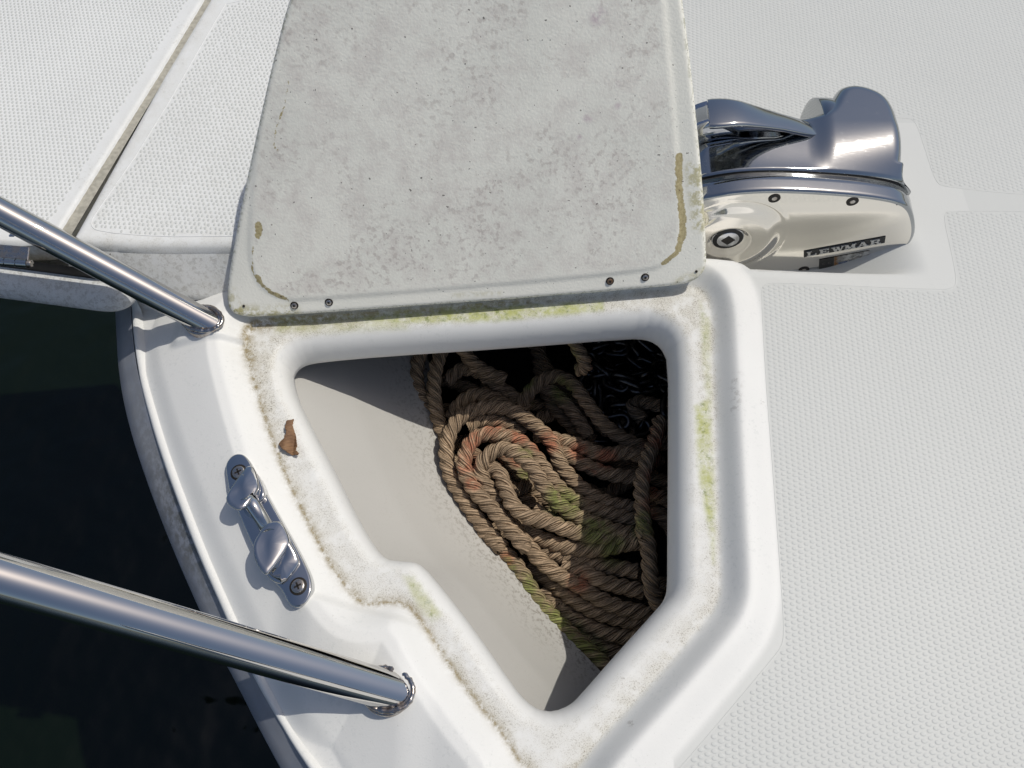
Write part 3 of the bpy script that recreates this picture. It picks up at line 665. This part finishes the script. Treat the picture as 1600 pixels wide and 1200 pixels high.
# top shell: plan outline and a crowned top
order = np.argsort(fp[:, 0])
tx = np.linspace(fp[:, 0].min()+.003, fp[:, 0].max()-.0005, 120); tz = []
for x_ in tx:
    c_ = [p for p in fp if abs(p[0]-x_) < .0035]; tz.append(max(p[1] for p in c_))
tz = np.array(tz); tz = np.convolve(np.pad(tz, 4, 'edge'), np.ones(9)/9, 'valid')
def topz(x): return np.interp(x, tx, tz)
Ys = SEAM+.0028
XR = fp[:, 0].max()-.001
TS = [(.138, Ys), (.15, Ys), (.22, Ys), (XR-.015, Ys), (XR-.0125, Ys+.0006)]
TS += [tuple(at(*p, .067).xy) for p in ((1419, 266), (1413, 240), (1402, 203), (1392, 172), (1374, 152), (1336, 139), (1308, 143), (1298, 158), (1292, 172), (1282, 182))]+[tuple(at(*p, .066).xy) for p in ((1262, 184), (1230, 188), (1222, 196), (1222, 216), (1180, 216), (1105, 216), (1090, 218))]
TS = smooth_poly(np.array(TS), 2)
P, F = field(TS[:, 0].min(), TS[:, 0].max(), TS[:, 1].min(), TS[:, 1].max(), .00125, TS)
dE = -sdf(P, TS)[0]
hous = sm(.222, .262, P[:, 0]-(P[:, 1]-.47)*.15)*sm(.445, .50, P[:, 1])
def shell_z(P):
    hb = sm(.238, .262, P[:, 0]-(P[:, 1]-.47)*.10)*(1-(1-np.clip((P[:, 1]-Ys)/.045, 0, 1))**1.9)
    return (topz(np.minimum(P[:, 0], XR-.011))+.003+.004*sm(Ys, Ys+.04, P[:, 1]))*(1-hb)+.077*hb
zt = shell_z(P)
frontd = np.clip(P[:, 1]-Ys, 0, 1)
rnd = .010+0*hous
rd = np.where((P[:, 1] < Ys+.012) & (P[:, 0] < XR-.014), .0016, rnd)
drop = rd*(1-np.sqrt(np.clip(1-(1-np.clip(dE/rd, 0, 1))**2, 0, 1)))
hole_slot = None
top = mesh('top_shell', np.c_[P, zt-drop], F, M_wind, wl)
Lp = resample(np.vstack([TS, TS[:1]]), .0025)[:-1]; dEl = np.zeros(len(Lp))
h2 = sm(.222, .262, Lp[:, 0]-(Lp[:, 1]-.47)*.15)*sm(.445, .50, Lp[:, 1]); zl = shell_z(Lp)
rl = np.where((Lp[:, 1] < Ys+.012) & (Lp[:, 0] < XR-.014), .0016, .010+0*h2)
R = np.stack([np.c_[Lp, zl-rl+.0003], np.c_[Lp, zl-rl-.004], np.c_[Lp*1.0, np.minimum(zl-rl-.01, .03)], np.c_[Lp, np.full(len(Lp), POCK_Z)]])
v, f = loft(R, True); mesh('shell_side', v, f, M_wind, wl)
# motor drum behind the shell
mc = np.array([[*at(1270, 170, .06)], [*at(1312, 170, .06)]]); mc[:, 2] = .041; mc[:, 1] = .496
p = np.array([mc[0]+[(mc[1]-mc[0])[0]*t, 0, 0] for t in (0, .001, .02, .5, .98)]); v, f = loft(tube_rings(p, np.array([.001, .032, .035, .035, .034]), 40)); mesh('motor_drum', v, f, M_wind, wl)
# chain wheel in the slot
gc = Vector((.172, .488, .045))
rr_ = []
for yy, r in ((-.014, .012), (-.014, .036), (-.010, .040), (-.004, .030), (0, .028), (.004, .030), (.010, .040), (.014, .036), (.014, .012)):
    a = np.linspace(0, 2*np.pi, 48, endpoint=False); r_ = r*(1-.05*(np.cos(a*6) > .2)*(abs(yy) < .009)); rr_.append(np.c_[gc.x+r_*np.cos(a), np.full(48, gc.y+yy), gc.z+r_*np.sin(a)])
v, f = loft(np.stack(rr_), True); mesh('chain_wheel', v, f, M_steel, wl)
bm = bmesh.new()
for (x0, x1, y0, y1, z0, z1) in ((.10, .232, .474, .502, POCK_Z, .020),):
    bmesh.ops.create_cube(bm, size=1, matrix=Matrix.Translation(((x0+x1)/2, (y0+y1)/2, (z0+z1)/2)) @ Matrix.Diagonal((x1-x0, y1-y0, z1-z0, 1)))
from_bm('wheel_well', bm, M_hole, wl, False)
# chain guide arm
AX = [(1107, 178, .097), (1122, 177, .098), (1150, 176, .098), (1180, 182, .093), (1210, 189, .086), (1240, 196, .079), (1262, 202, .073), (1280, 206, .066)]
ctr = np.array([[*at(x_, y_, zz)] for x_, y_, zz in AX]); ctr = resample(smooth_poly(ctr, 2, False), .003)
tt = np.linspace(0, 1, len(ctr)); wd = np.interp(tt, [0, .03, .1, .3, .6, .9, 1], [.0148, .0152, .0150, .0125, .0090, .0078, .0075]); th_ = .0022
T = np.gradient(ctr, axis=0); T /= np.linalg.norm(T, axis=1)[:, None]; side = np.cross([0, 0, 1], T); side /= np.linalg.norm(side, axis=1)[:, None]; upv = np.cross(T, side)
cs = [(-1, -.6), (-1.0, .3), (-.95, .8), (-.8, 1), (0, 1.3), (.8, 1), (.95, .8), (1, .3), (1, -.6), (.85, -1), (-.85, -1)]
R = np.stack([ctr+side*(wd*a)[:, None]+upv*(th_*b) for a, b in cs], 1)
v, f = loft(R, True); f = np.vstack([f]); mesh('chain_guide', v, f, M_wind, wl)
capv = R[0]; bm = bmesh.new(); bm.faces.new([bm.verts.new(p) for p in capv]); from_bm('guide_end', bm, M_wind, wl, False)
rb = ctr[3:-8:1]; hgt = np.interp(np.linspace(0, 1, len(rb)), [0, .3, .8, 1], [.012, .022, .012, .004])
v, f = loft(np.stack([rb-side[3:-8]*.002, rb-side[3:-8]*.002-[0, 0, 1]*hgt[:, None], rb+side[3:-8]*.002-[0, 0, 1]*hgt[:, None], rb+side[3:-8]*.002], 1), True); mesh('guide_web', v, f, M_steel, wl)
# slot at the arm's root
# screws in the side cover
def onface(px, py, dy=0): return at_wall(px, py, YF+dy)
for (cx, cy) in ((1210, 310), (1332, 315), (1379, 399), (1256, 422)):
    q = onface(cx, cy, 0); M = basis(q, (1, 0, 0), (0, -1, 0))
    rr_ = []
    s = from_bm('cover_screw', disc(.0048, -.002, .0003, .0, M, 24), M_hole, wl, True, 40)
    k = from_bm('screw_head', disc(.0022, -.001, .0007, .0004, M, 18), M_screw, None, True, 40); k.parent = s; k.location = -Vector(wl.location)
q = onface(1137, 372, -.0028); M = basis(q, (1, 0, 0), (0, -1, 0))
from_bm('drive_collar', disc(.0135, -.003, .0008, .0005, M, 40), M_steel, wl, True, 40)
from_bm('drive_ring', disc(.0128, -.001, .0014, .0006, M, 40), M_black, wl, True, 40)
from_bm('drive_socket', disc(.0095, .000, .0024, .0008, M, 40), M_steel, wl, True, 40)
from_bm('square_hole', prism([(0, .0058), (.0058, 0), (0, -.0058), (-.0058, 0)], .0016, .0029, 0, 1, M @ Matrix.Rotation(.12, 4, 'Z')), M_hole, wl, False)
# name badge
c0, c1 = onface(1256, 397), onface(1383, 374)
bx_ = (c1-c0); bl = bx_.length; BM = basis(c0, bx_, (0, -1, 0)); bh = .0092
g_badge = plain('badge_ground', (.05, .05, .05), .45, .5, .2); M_letter = plain('badge_letter', (.62, .61, .58), .35, .5)
badge = from_bm('name_badge', prism([(0, -bh/2), (bl, -bh/2), (bl, bh/2), (0, bh/2)], 0, .0004, 0, 1, BM), g_badge, wl, False)
LET = {  # strokes on a 10 x 10 cell: (x0,y0,x1,y1,width) or boxes
 'L': [('b', 1, 0, 3.6, 10), ('b', 0, 8.8, 4.8, 10), ('b', 0, 0, 9.6, 1.6), ('b', 8.2, 0, 9.6, 4)],
 'E': [('b', 1, 0, 3.6, 10), ('b', 0, 8.6, 9.4, 10), ('b', 0, 0, 9.6, 1.6), ('b', 8.2, 0, 9.6, 3.8), ('b', 8, 6.6, 9.4, 10), ('b', 1, 4.4, 7, 5.8), ('b', 6, 3.4, 7, 6.8)],
 'W': [('s', 1.2, 10, 4, 0, 2.4), ('s', 4, 0, 6.2, 10, 1.4), ('s', 5.4, 10, 8.4, 0, 2.4), ('s', 8.4, 0, 10.6, 10, 1.2), ('b', -.6, 8.8, 3.4, 10), ('b', 4, 8.8, 7.2, 10), ('b', 9, 8.8, 12, 10)],
 'M': [('b', 1, 0, 2.4, 10), ('s', 2, 10, 5.2, 1, 2.6), ('s', 5.2, 1, 8.2, 10, 1.3), ('b', 7.6, 0, 10.2, 10), ('b', 0, 0, 3.6, 1.4), ('b', 6.6, 0, 11.2, 1.4), ('b', 0, 8.8, 3, 10), ('b', 7.4, 8.8, 11.2, 10)],
 'A': [('s', 1.4, 0, 5, 10, 1.3), ('s', 8.6, 0, 5, 10, 2.8), ('b', 2.6, 2.8, 7.4, 4), ('b', 0, 0, 3.6, 1.3), ('b', 6, 0, 11, 1.3)],
 'R': [('b', 1, 0, 3.6, 10), ('b', 0, 0, 4.8, 1.4), ('b', 0, 8.6, 8, 10), ('b', 6.6, 5.6, 9, 9.4), ('b', 2, 4.6, 8, 5.8), ('s', 6, 5, 8.6, 0, 2.4), ('b', 7.2, 0, 10.6, 1.3)]}
cx = bl*.035; sc = bl*.93/(6*12.2)
zoff = .0004
for i, chx in enumerate('LEWMAR'):
    bm = bmesh.new(); kk = 0
    for st in LET[chx]:
        kk += 1; zt_ = .0011+.00003*kk
        if st[0] == 'b': q = [(st[1], st[2]), (st[3], st[2]), (st[3], st[4]), (st[1], st[4])]
        else:
            wv_ = st[5]/2; q = [(st[1]-wv_, st[2]), (st[1]+wv_, st[2]), (st[3]+wv_, st[4]), (st[3]-wv_, st[4])]
        q = [(cx+a*sc, -bh*.36+b*bh*.072) for a, b in q]
        if sum(q[j][0]*q[(j+1) % 4][1]-q[(j+1) % 4][0]*q[j][1] for j in range(4)) < 0: q = q[::-1]
        t_ = prism(q, .0003, zt_, 0, 1, BM); me = bpy.data.meshes.new('t'); t_.to_mesh(me); t_.free(); bm.from_mesh(me); bpy.data.meshes.remove(me)
    o = from_bm('letter', bm, M_letter, None, False); o.parent = badge; o.location = -Vector(wl.location); cx += sc*12.3
# rating sticker
c0, c1 = onface(1280, 413), onface(1358, 399); sxv = c1-c0; sl_ = sxv.length; SM = basis(c0, sxv, (0, -1, 0)); shh = .0150
g = NT('worn_sticker'); sx_ = g.n('ShaderNodeSeparateXYZ'); uvn = g.n('ShaderNodeUVMap'); g.l(uvn.outputs[0], sx_.inputs[0])
u_, v_ = sx_.outputs[0], sx_.outputs[1]
c = g.mix(g.ramp(g.noise(500, 3), .3, .7), (.16, .16, .15), (.30, .29, .27))
c = g.mix(g.mul(g.ramp(u_, .36, .42), g.mul(g.ramp(u_, .68, .60), g.ramp(v_, .42, .30))), c, (.05, .09, .20))
c = g.mix(g.mul(g.ramp(g.noise(300, 4, .7), .50, .54), g.ramp(u_, .42, .55)), c, (.5, .5, .48))
c = g.mix(g.mul(g.ramp(u_, .30, .31), g.ramp(g.mul(u_, g.mul(g.noise(260, 3), .25), 'ADD'), .52, .44)), c, (.20, .09, .02))
c = g.mix(g.ramp(u_, .305, .295), c, (.02, .02, .02)); M_stick = g.out(c, .4)
o = mesh('rating_sticker', [SM @ Vector(p) for p in ((0, -shh/2, .0003), (sl_, -shh/2, .0003), (sl_, shh/2, .0003), (0, shh/2, .0003))], [(0, 1, 2, 3)], M_stick, wl, False, uv=np.array([(0, 0), (1, 0), (1, 1), (0, 1)], float))
M_ce = plain('sticker_print', (.10, .10, .095), .5)
bm = bmesh.new()
def arc_strip(cx_, cy_, r, a0, a1, wdt, z_):
    vs = []
    for k in range(13):
        a = math.radians(a0+(a1-a0)*k/12); vs.append([bm.verts.new(SM @ Vector((cx_+rr*math.cos(a), cy_+rr*math.sin(a), z_))) for rr in (r, r-wdt)])
    for k in range(12): bm.faces.new((vs[k][0], vs[k][1], vs[k+1][1], vs[k+1][0]))
arc_strip(sl_*.10, 0, .0017, 60, 300, .0005, .0004); arc_strip(sl_*.215, 0, .0017, 60, 300, .0005, .0004)
q = [bm.verts.new(SM @ Vector(p)) for p in ((sl_*.215-.0013, -.0002, .0004), (sl_*.215+.0003, -.0002, .0004), (sl_*.215+.0003, .0002, .0004), (sl_*.215-.0013, .0002, .0004))]; bm.faces.new(q)
ce = from_bm('printed_mark', bm, M_ce, None, False); ce.parent = o; ce.location = -Vector(wl.location)
# foot plate shadow line
tag(wl, 'polished steel anchor windlass with name badge behind the open lid', 'windlass')
# ------------------------------------------------------------------ rope
g = NT('weathered_rope'); uvn = g.n('ShaderNodeUVMap'); mp = g.n('ShaderNodeMapping'); mp.inputs['Scale'].default_value = (1, 1, 1); g.l(uvn.outputs[0], mp.inputs[0])
wv = g.n('ShaderNodeTexWave', wave_type='BANDS', bands_direction='Y'); wv.inputs['Scale'].default_value = .55; wv.inputs['Distortion'].default_value = .9; wv.inputs['Detail'].default_value = 3; wv.inputs['Detail Scale'].default_value = 2
g.l(mp.outputs[0], wv.inputs[0])
c = g.mix(g.ramp(g.noise(30, 3), .3, .7), (.54, .395, .26), (.36, .265, .18))
c = g.mix(g.mul(g.attr('tint_red'), g.ramp(g.noise(60, 4, .65, None, .4), .32, .56)), c, (.55, .22, .13))
gco = g.n('ShaderNodeMapping'); gco.inputs['Location'].default_value = (3.1, 1.7, .4); g.l(g.co, gco.inputs[0])
c = g.mix(g.mul(g.attr('tint_green'), g.ramp(g.noise(60, 4, .65, gco.outputs[0]), .30, .56, 0, .9)), c, (.25, .30, .08))
c = g.mix(g.ramp(wv.outputs[1], .0, .5, .65, 0), c, (.09, .065, .04))
c = g.mix(g.ramp(g.noise(260, 4, .7), .35, .7, 0, .5), c, (.16, .115, .07))
g.bump(wv.outputs[1], .0012, 1.0); M_rope = g.out(c, .8, 0, .25)
def AC(*p): return [(620+x_/3.529, 520+y_/3.529) for x_, y_ in p]
def BC(*p): return [(650+x_/3.333, 780+y_/3.333) for x_, y_ in p]
RR = .0075
TINT = [(870, 960, .02, 1), (910, 1000, .02, 1), (738, 700, .018, 0), (775, 678, .018, 0), (810, 690, .016, 0), (845, 700, .016, 0), (862, 690, .016, 0), (728, 735, .014, 0), (740, 765, .010, 0), (905, 700, .014, 0), (950, 712, .016, 0), (920, 735, .012, 0),
        (1020, 760, .016, 0), (1015, 800, .014, 0), (790, 870, .010, 0), (905, 905, .014, 0), (1030, 690, .02, 0), (930, 600, .012, 0),
        (795, 880, .014, 1), (820, 910, .018, 1), (850, 950, .022, 1), (890, 985, .024, 1), (930, 1010, .02, 1), (880, 790, .024, 1), (930, 830, .022, 1), (960, 860, .018, 1), (880, 600, .016, 1), (820, 590, .014, 1), (820, 720, .010, 1), (1005, 830, .016, 1)]
def rope(pts, zs, parent, r=RR, pitch=.034, label=None, phase=0.0):
    zz = np.interp(np.linspace(0, 1, len(pts)), np.linspace(0, 1, len(zs)), zs)
    c3 = np.array([[*at(x_, y_, q)] for (x_, y_), q in zip(pts, zz)])
    # Catmull-Rom through the points
    pp = np.vstack([2*c3[0]-c3[1], c3, 2*c3[-1]-c3[-2]]); out = []
    for i in range(1, len(pp)-2):
        for t in np.linspace(0, 1, 14, endpoint=False):
            a, b, c_, d_ = pp[i-1], pp[i], pp[i+1], pp[i+2]
            out.append(.5*((2*b)+(-a+c_)*t+(2*a-5*b+4*c_-d_)*t*t+(-a+3*b-3*c_+d_)*t**3))
    out.append(pp[-2]); p = resample(np.array(out), .0022)
    T, N, B = frames(p); s = np.arange(len(p))*.0022
    V = []; Fs = []; UV = []; off = 0; k = 12
    for j in range(3):
        a = 2*np.pi*s/pitch+j*2*np.pi/3+phase; cpt = p+.50*r*(np.cos(a)[:, None]*N-np.sin(a)[:, None]*B)
        dv = np.cos(a)[:, None]*N-np.sin(a)[:, None]*B; sv = np.cross(T, dv)
        q = np.linspace(0, 2*np.pi, k, endpoint=False)
        ring = cpt[:, None]+(.56*r*np.cos(q))[None, :, None]*dv[:, None]+(.60*r*np.sin(q))[None, :, None]*sv[:, None]
        v, f = loft(ring, True); V.append(v); Fs.append(f+off); off += len(v)
        uu = np.repeat(s/.01, k); vv = np.tile(np.abs(np.linspace(-1, 1, k))*2, len(p)); UV.append(np.c_[uu*.5, vv+uu*.35])
    VV = np.vstack(V); tr = np.zeros(len(VV)); tg = np.zeros(len(VV))
    for tx_, ty_, rad_, kind_ in TINT:
        c_ = at(tx_, ty_, -.165); w_t = sm(rad_, rad_*.35, np.hypot(VV[:, 0]-c_[0], VV[:, 1]-c_[1]))
        if kind_: tg = np.maximum(tg, w_t)
        else: tr = np.maximum(tr, w_t)
    o = mesh('coil', VV, np.vstack(Fs), M_rope, parent, uv=np.vstack(UV), attrs=dict(tint_red=tr, tint_green=tg)); return o
ropeO = empty('anchor_rope', at(800, 800, DZ))
L1 = -.165
paths = [
 (AC((1345, 965), (1200, 950), (1080, 900), (980, 820), (900, 720), (850, 600), (760, 510), (660, 440), (550, 410), (430, 425), (330, 490), (275, 620), (290, 770), (370, 920), (470, 1060), (585, 1190))+BC((340, 160), (450, 262), (540, 370), (600, 470), (680, 580), (780, 680), (880, 770), (990, 870), (1080, 930)), (-.185, -.172, -.160, -.158, -.17, -.18, -.188, -.19)),
 (AC((1345, 1040), (1180, 1000), (1050, 960), (930, 890), (840, 790), (770, 690), (680, 600), (560, 560), (450, 570), (385, 650), (375, 760), (440, 880), (530, 975), (620, 1080), (715, 1185))+BC((400, 30), (480, 115), (565, 215), (640, 310), (740, 390), (850, 450), (960, 520), (1080, 570), (1230, 600)), (-.18, -.165, -.152, -.152, -.162, -.17, -.18, -.188)),
 (AC((1345, 1120), (1200, 1090), (1040, 1030), (910, 960), (820, 860), (750, 750), (670, 670), (580, 640), (500, 680), (460, 760), (500, 850), (560, 930)), (-.17, -.158, -.146, -.150, -.168)),
 (AC((500, 740), (560, 770), (600, 860), (640, 950), (730, 1015), (830, 1040), (960, 1090), (1100, 1120), (1330, 1160)), (-.160, -.156, -.150, -.150, -.162, -.175)),
 (AC((760, 560), (880, 590), (1000, 620), (1130, 670), (1260, 660), (1380, 690)), (-.18, -.175, -.18)),
 (AC((860, 640), (950, 680), (1040, 730), (1180, 780), (1345, 800)), (-.176, -.182)),
 (AC((1450, 480), (1420, 600), (1385, 690), (1350, 830), (1355, 980), (1365, 1120))+BC((1180, 120), (1210, 250), (1220, 400), (1240, 500), (1290, 580), (1330, 640)), (-.17, -.150, -.145, -.150, -.18)),
 (AC((620, 450), (670, 410), (730, 330), (800, 262), (880, 240), (960, 275), (1030, 360), (1120, 480), (1230, 570), (1380, 640)), (-.19, -.178, -.175, -.19)),
 (AC((780, 290), (850, 320), (930, 390), (1000, 480), (1060, 580)), (-.19, -.192)),
 (AC((190, 30), (140, 90), (110, 200), (120, 310), (170, 400), (240, 470)), (-.165, -.175, -.185)),
 (AC((270, 20), (250, 90), (215, 200), (205, 330), (225, 470), (275, 590)), (-.16, -.168, -.178)),
 (AC((330, 30), (370, 100), (420, 165), (500, 220), (600, 260)), (-.16, -.175)),
 (AC((270, 270), (350, 205), (450, 215), (540, 280), (640, 350), (720, 430)), (-.185, -.182, -.19)),
 (AC((290, 480), (350, 390), (440, 340), (540, 360), (640, 430)), (-.185, -.178, -.188)),
 (AC((390, 520), (480, 480), (600, 500), (700, 560)), (-.172, -.170, -.18)),
 (BC((470, 110), (560, 165), (680, 215), (800, 250), (950, 262), (1080, 235), (1200, 215)), (-.180, -.172, -.170)),
 (BC((620, 60), (700, 110), (800, 160), (920, 195), (1060, 200), (1200, 190)), (-.172, -.165, -.17)),
 (BC((560, 220), (680, 275), (820, 310), (950, 340), (1150, 375)), (-.188, -.180, -.182)),
 (BC((760, 340), (860, 370), (950, 420), (1050, 450), (1180, 480)), (-.180, -.178, -.185)),
 (BC((590, 350), (700, 430), (820, 520), (950, 590), (1140, 640), (1230, 650)), (-.198, -.192, -.195)),
 (BC((660, 470), (760, 580), (880, 650), (1000, 700), (1130, 715), (1250, 700)), (-.204, -.2, -.2)),
 (BC((780, 560), (880, 700), (980, 770), (1060, 800), (1160, 800)), (-.208, -.208)),
 (AC((1360, 480), (1300, 420), (1330, 380), (1420, 395), (1520, 420)), (-.2, -.2)),
 (AC((1345, 880), (1440, 900), (1520, 930)), (-.17, -.18)), (AC((1380, 960), (1460, 1010), (1530, 1100)), (-.18, -.19)),
]
for i, (p, zs) in enumerate(paths): rope(p, zs, ropeO, phase=i*1.3)
# lower layers of the same heap
for i in range(30):
    cx, cy = random.uniform(700, 1040), random.uniform(600, 1010)
    if cy > 900: cx = max(cx, 830+(cy-900)*.8)
    L = random.uniform(60, 150); a = random.uniform(-.5, 1.2); k = random.uniform(-40, 40); zz = random.uniform(-.225, -.2)
    pts = [(cx+L*t*math.cos(a)-k*math.sin(a)*(1-t*t), cy+L*t*math.sin(a)*.8+k*math.cos(a)*(1-t*t)) for t in (-1, -.5, 0, .5, 1)]
    rope(pts, (zz-.01, zz, zz-.01), ropeO, phase=i)
tag(ropeO, 'heap of faded tan rope with red and green stains coiled in the locker', 'rope')
# hanging end
hr = empty('rope_tail', at(905, 545, -.1)); o = rope(AC((930, -60), (965, 20), (1000, 90), (1035, 150), (1040, 190), (1005, 205)), (-.10, -.115, -.14), hr, r=.0068, pitch=.030); o.name = 'tail'
tag(hr, 'short pale rope end hanging under the back edge of the opening', 'rope')
# ------------------------------------------------------------------ chain
M_chain = plain('galvanised_chain', (.10, .10, .10), .3, 1.0, .25, 300)
ch = empty('anchor_chain', at(980, 590, DZ))
pth = [(-.012, 0, 0)]
a = np.linspace(0, 2*np.pi, 20, endpoint=False); lp = np.c_[.0095*np.sign(np.cos(a))*np.clip(np.abs(np.cos(a)), 0, 1)**.8+.0045*np.sign(np.cos(a)), .0075*np.sin(a), np.zeros(20)]
Tn = np.roll(lp, -1, 0)-np.roll(lp, 1, 0); Tn /= np.linalg.norm(Tn, axis=1)[:, None]; Bn = np.cross(Tn, [0, 0, 1]); q = np.linspace(0, 2*np.pi, 8, endpoint=False); wr = .0033
ring = lp[:, None]+wr*(np.cos(q)[None, :, None]*Bn[:, None]+np.sin(q)[None, :, None]*np.array([0, 0, 1])[None, None])
v, f = loft(ring, True, True); lm = None
pos = []; x_, y_, ang = 925., 560., .3
for i in range(130):
    ang += random.gauss(0, .55); st = 22
    nx_, ny_ = x_+st*math.cos(ang), y_+st*.75*math.sin(ang)
    if not (900 < nx_ < 1065 and 525 < ny_ < 680): ang += math.pi*.6; nx_, ny_ = x_+st*math.cos(ang), y_+st*.75*math.sin(ang)
    nx_ = min(max(nx_, 905), 1060); ny_ = min(max(ny_, 520), 685)
    pos.append((x_, y_, ang)); x_, y_ = nx_, ny_
for i, (x_, y_, an) in enumerate(pos):
    w = at(x_, y_, -.235+.035*(i/130)+random.uniform(-.004, .004)+.010*math.sin(i*.3))
    if lm is None: o = mesh('link', v, f, M_chain, None); lm = o.data; o.parent = ch
    else: o = link(bpy.data.objects.new('link', lm), ch)
    o.location = w-Vector(ch.location); o.rotation_euler = (math.pi/2*(i % 2)*.8+random.uniform(-.35, .35), random.uniform(-.3, .3), -an)
tag(ch, 'galvanised anchor chain heaped in the dark corner of the locker', 'chain')
# ------------------------------------------------------------------ dead leaf
M_leaf = NT('dead_leaf'); lc = M_leaf.mix(M_leaf.ramp(M_leaf.noise(120, 4), .3, .7), (.24, .135, .065), (.15, .08, .04)); M_leaf.bump(M_leaf.noise(400, 3), .0006, .5); M_leaf = M_leaf.out(lc, .7)
lf = [(450, 660), (461, 658), (459, 668), (463, 682), (466, 700), (463, 706), (470, 712), (468, 715), (455, 712), (443, 705), (436, 696), (445, 690), (450, 678), (447, 672)]
LFp = xy(lf, RING_Z); Pq, Fq = field(*[float(t) for t in (LFp[:, 0].min(), LFp[:, 0].max(), LFp[:, 1].min(), LFp[:, 1].max())], .0008, LFp)
ax = xy([(456, 660), (458, 690), (466, 713)], RING_Z); dm = seg_dist(Pq, ax)
zl_ = rz(Pq[:, 0])+.0012+.0034*np.abs(np.sin((Pq[:, 0]-LFp[:, 0].min())*260))+.0007*np.sin(Pq[:, 1]*2200+dm*900)+.10*dm
leaf = mesh('dead_leaf', np.c_[Pq, zl_], Fq, M_leaf); sol = leaf.modifiers.new('thickness', 'SOLIDIFY'); sol.thickness = .0003
tag(leaf, 'curled brown dead leaf lying in the gutter left of the opening', 'leaf')
# ------------------------------------------------------------------ small debris
M_thr = plain('dried_stalk', (.36, .30, .16), .7)
def thread(pts, z, r, label, mat=M_thr):
    p = resample(smooth_poly(np.array([[*at(x_, y_, z+r)] for x_, y_ in pts]), 2, False), .0008); v, f = loft(tube_rings(p, r, 6)); o = mesh('dry_stalk', v, f, mat); tag(o, label, 'stalk'); return o
thread([(752, 1108), (756, 1100), (765, 1094), (775, 1096), (783, 1103), (779, 1106)], RING_Z, .0005, 'looped straw coloured stalk in the gutter near the lower tip of the opening')
M_dk = plain('dark_fibre', (.04, .035, .03), .7)
thread([(566, 897), (563, 902), (565, 908)], RING_Z, .0003, 'tiny dark hooked fibre in the gutter at the left kink', M_dk)
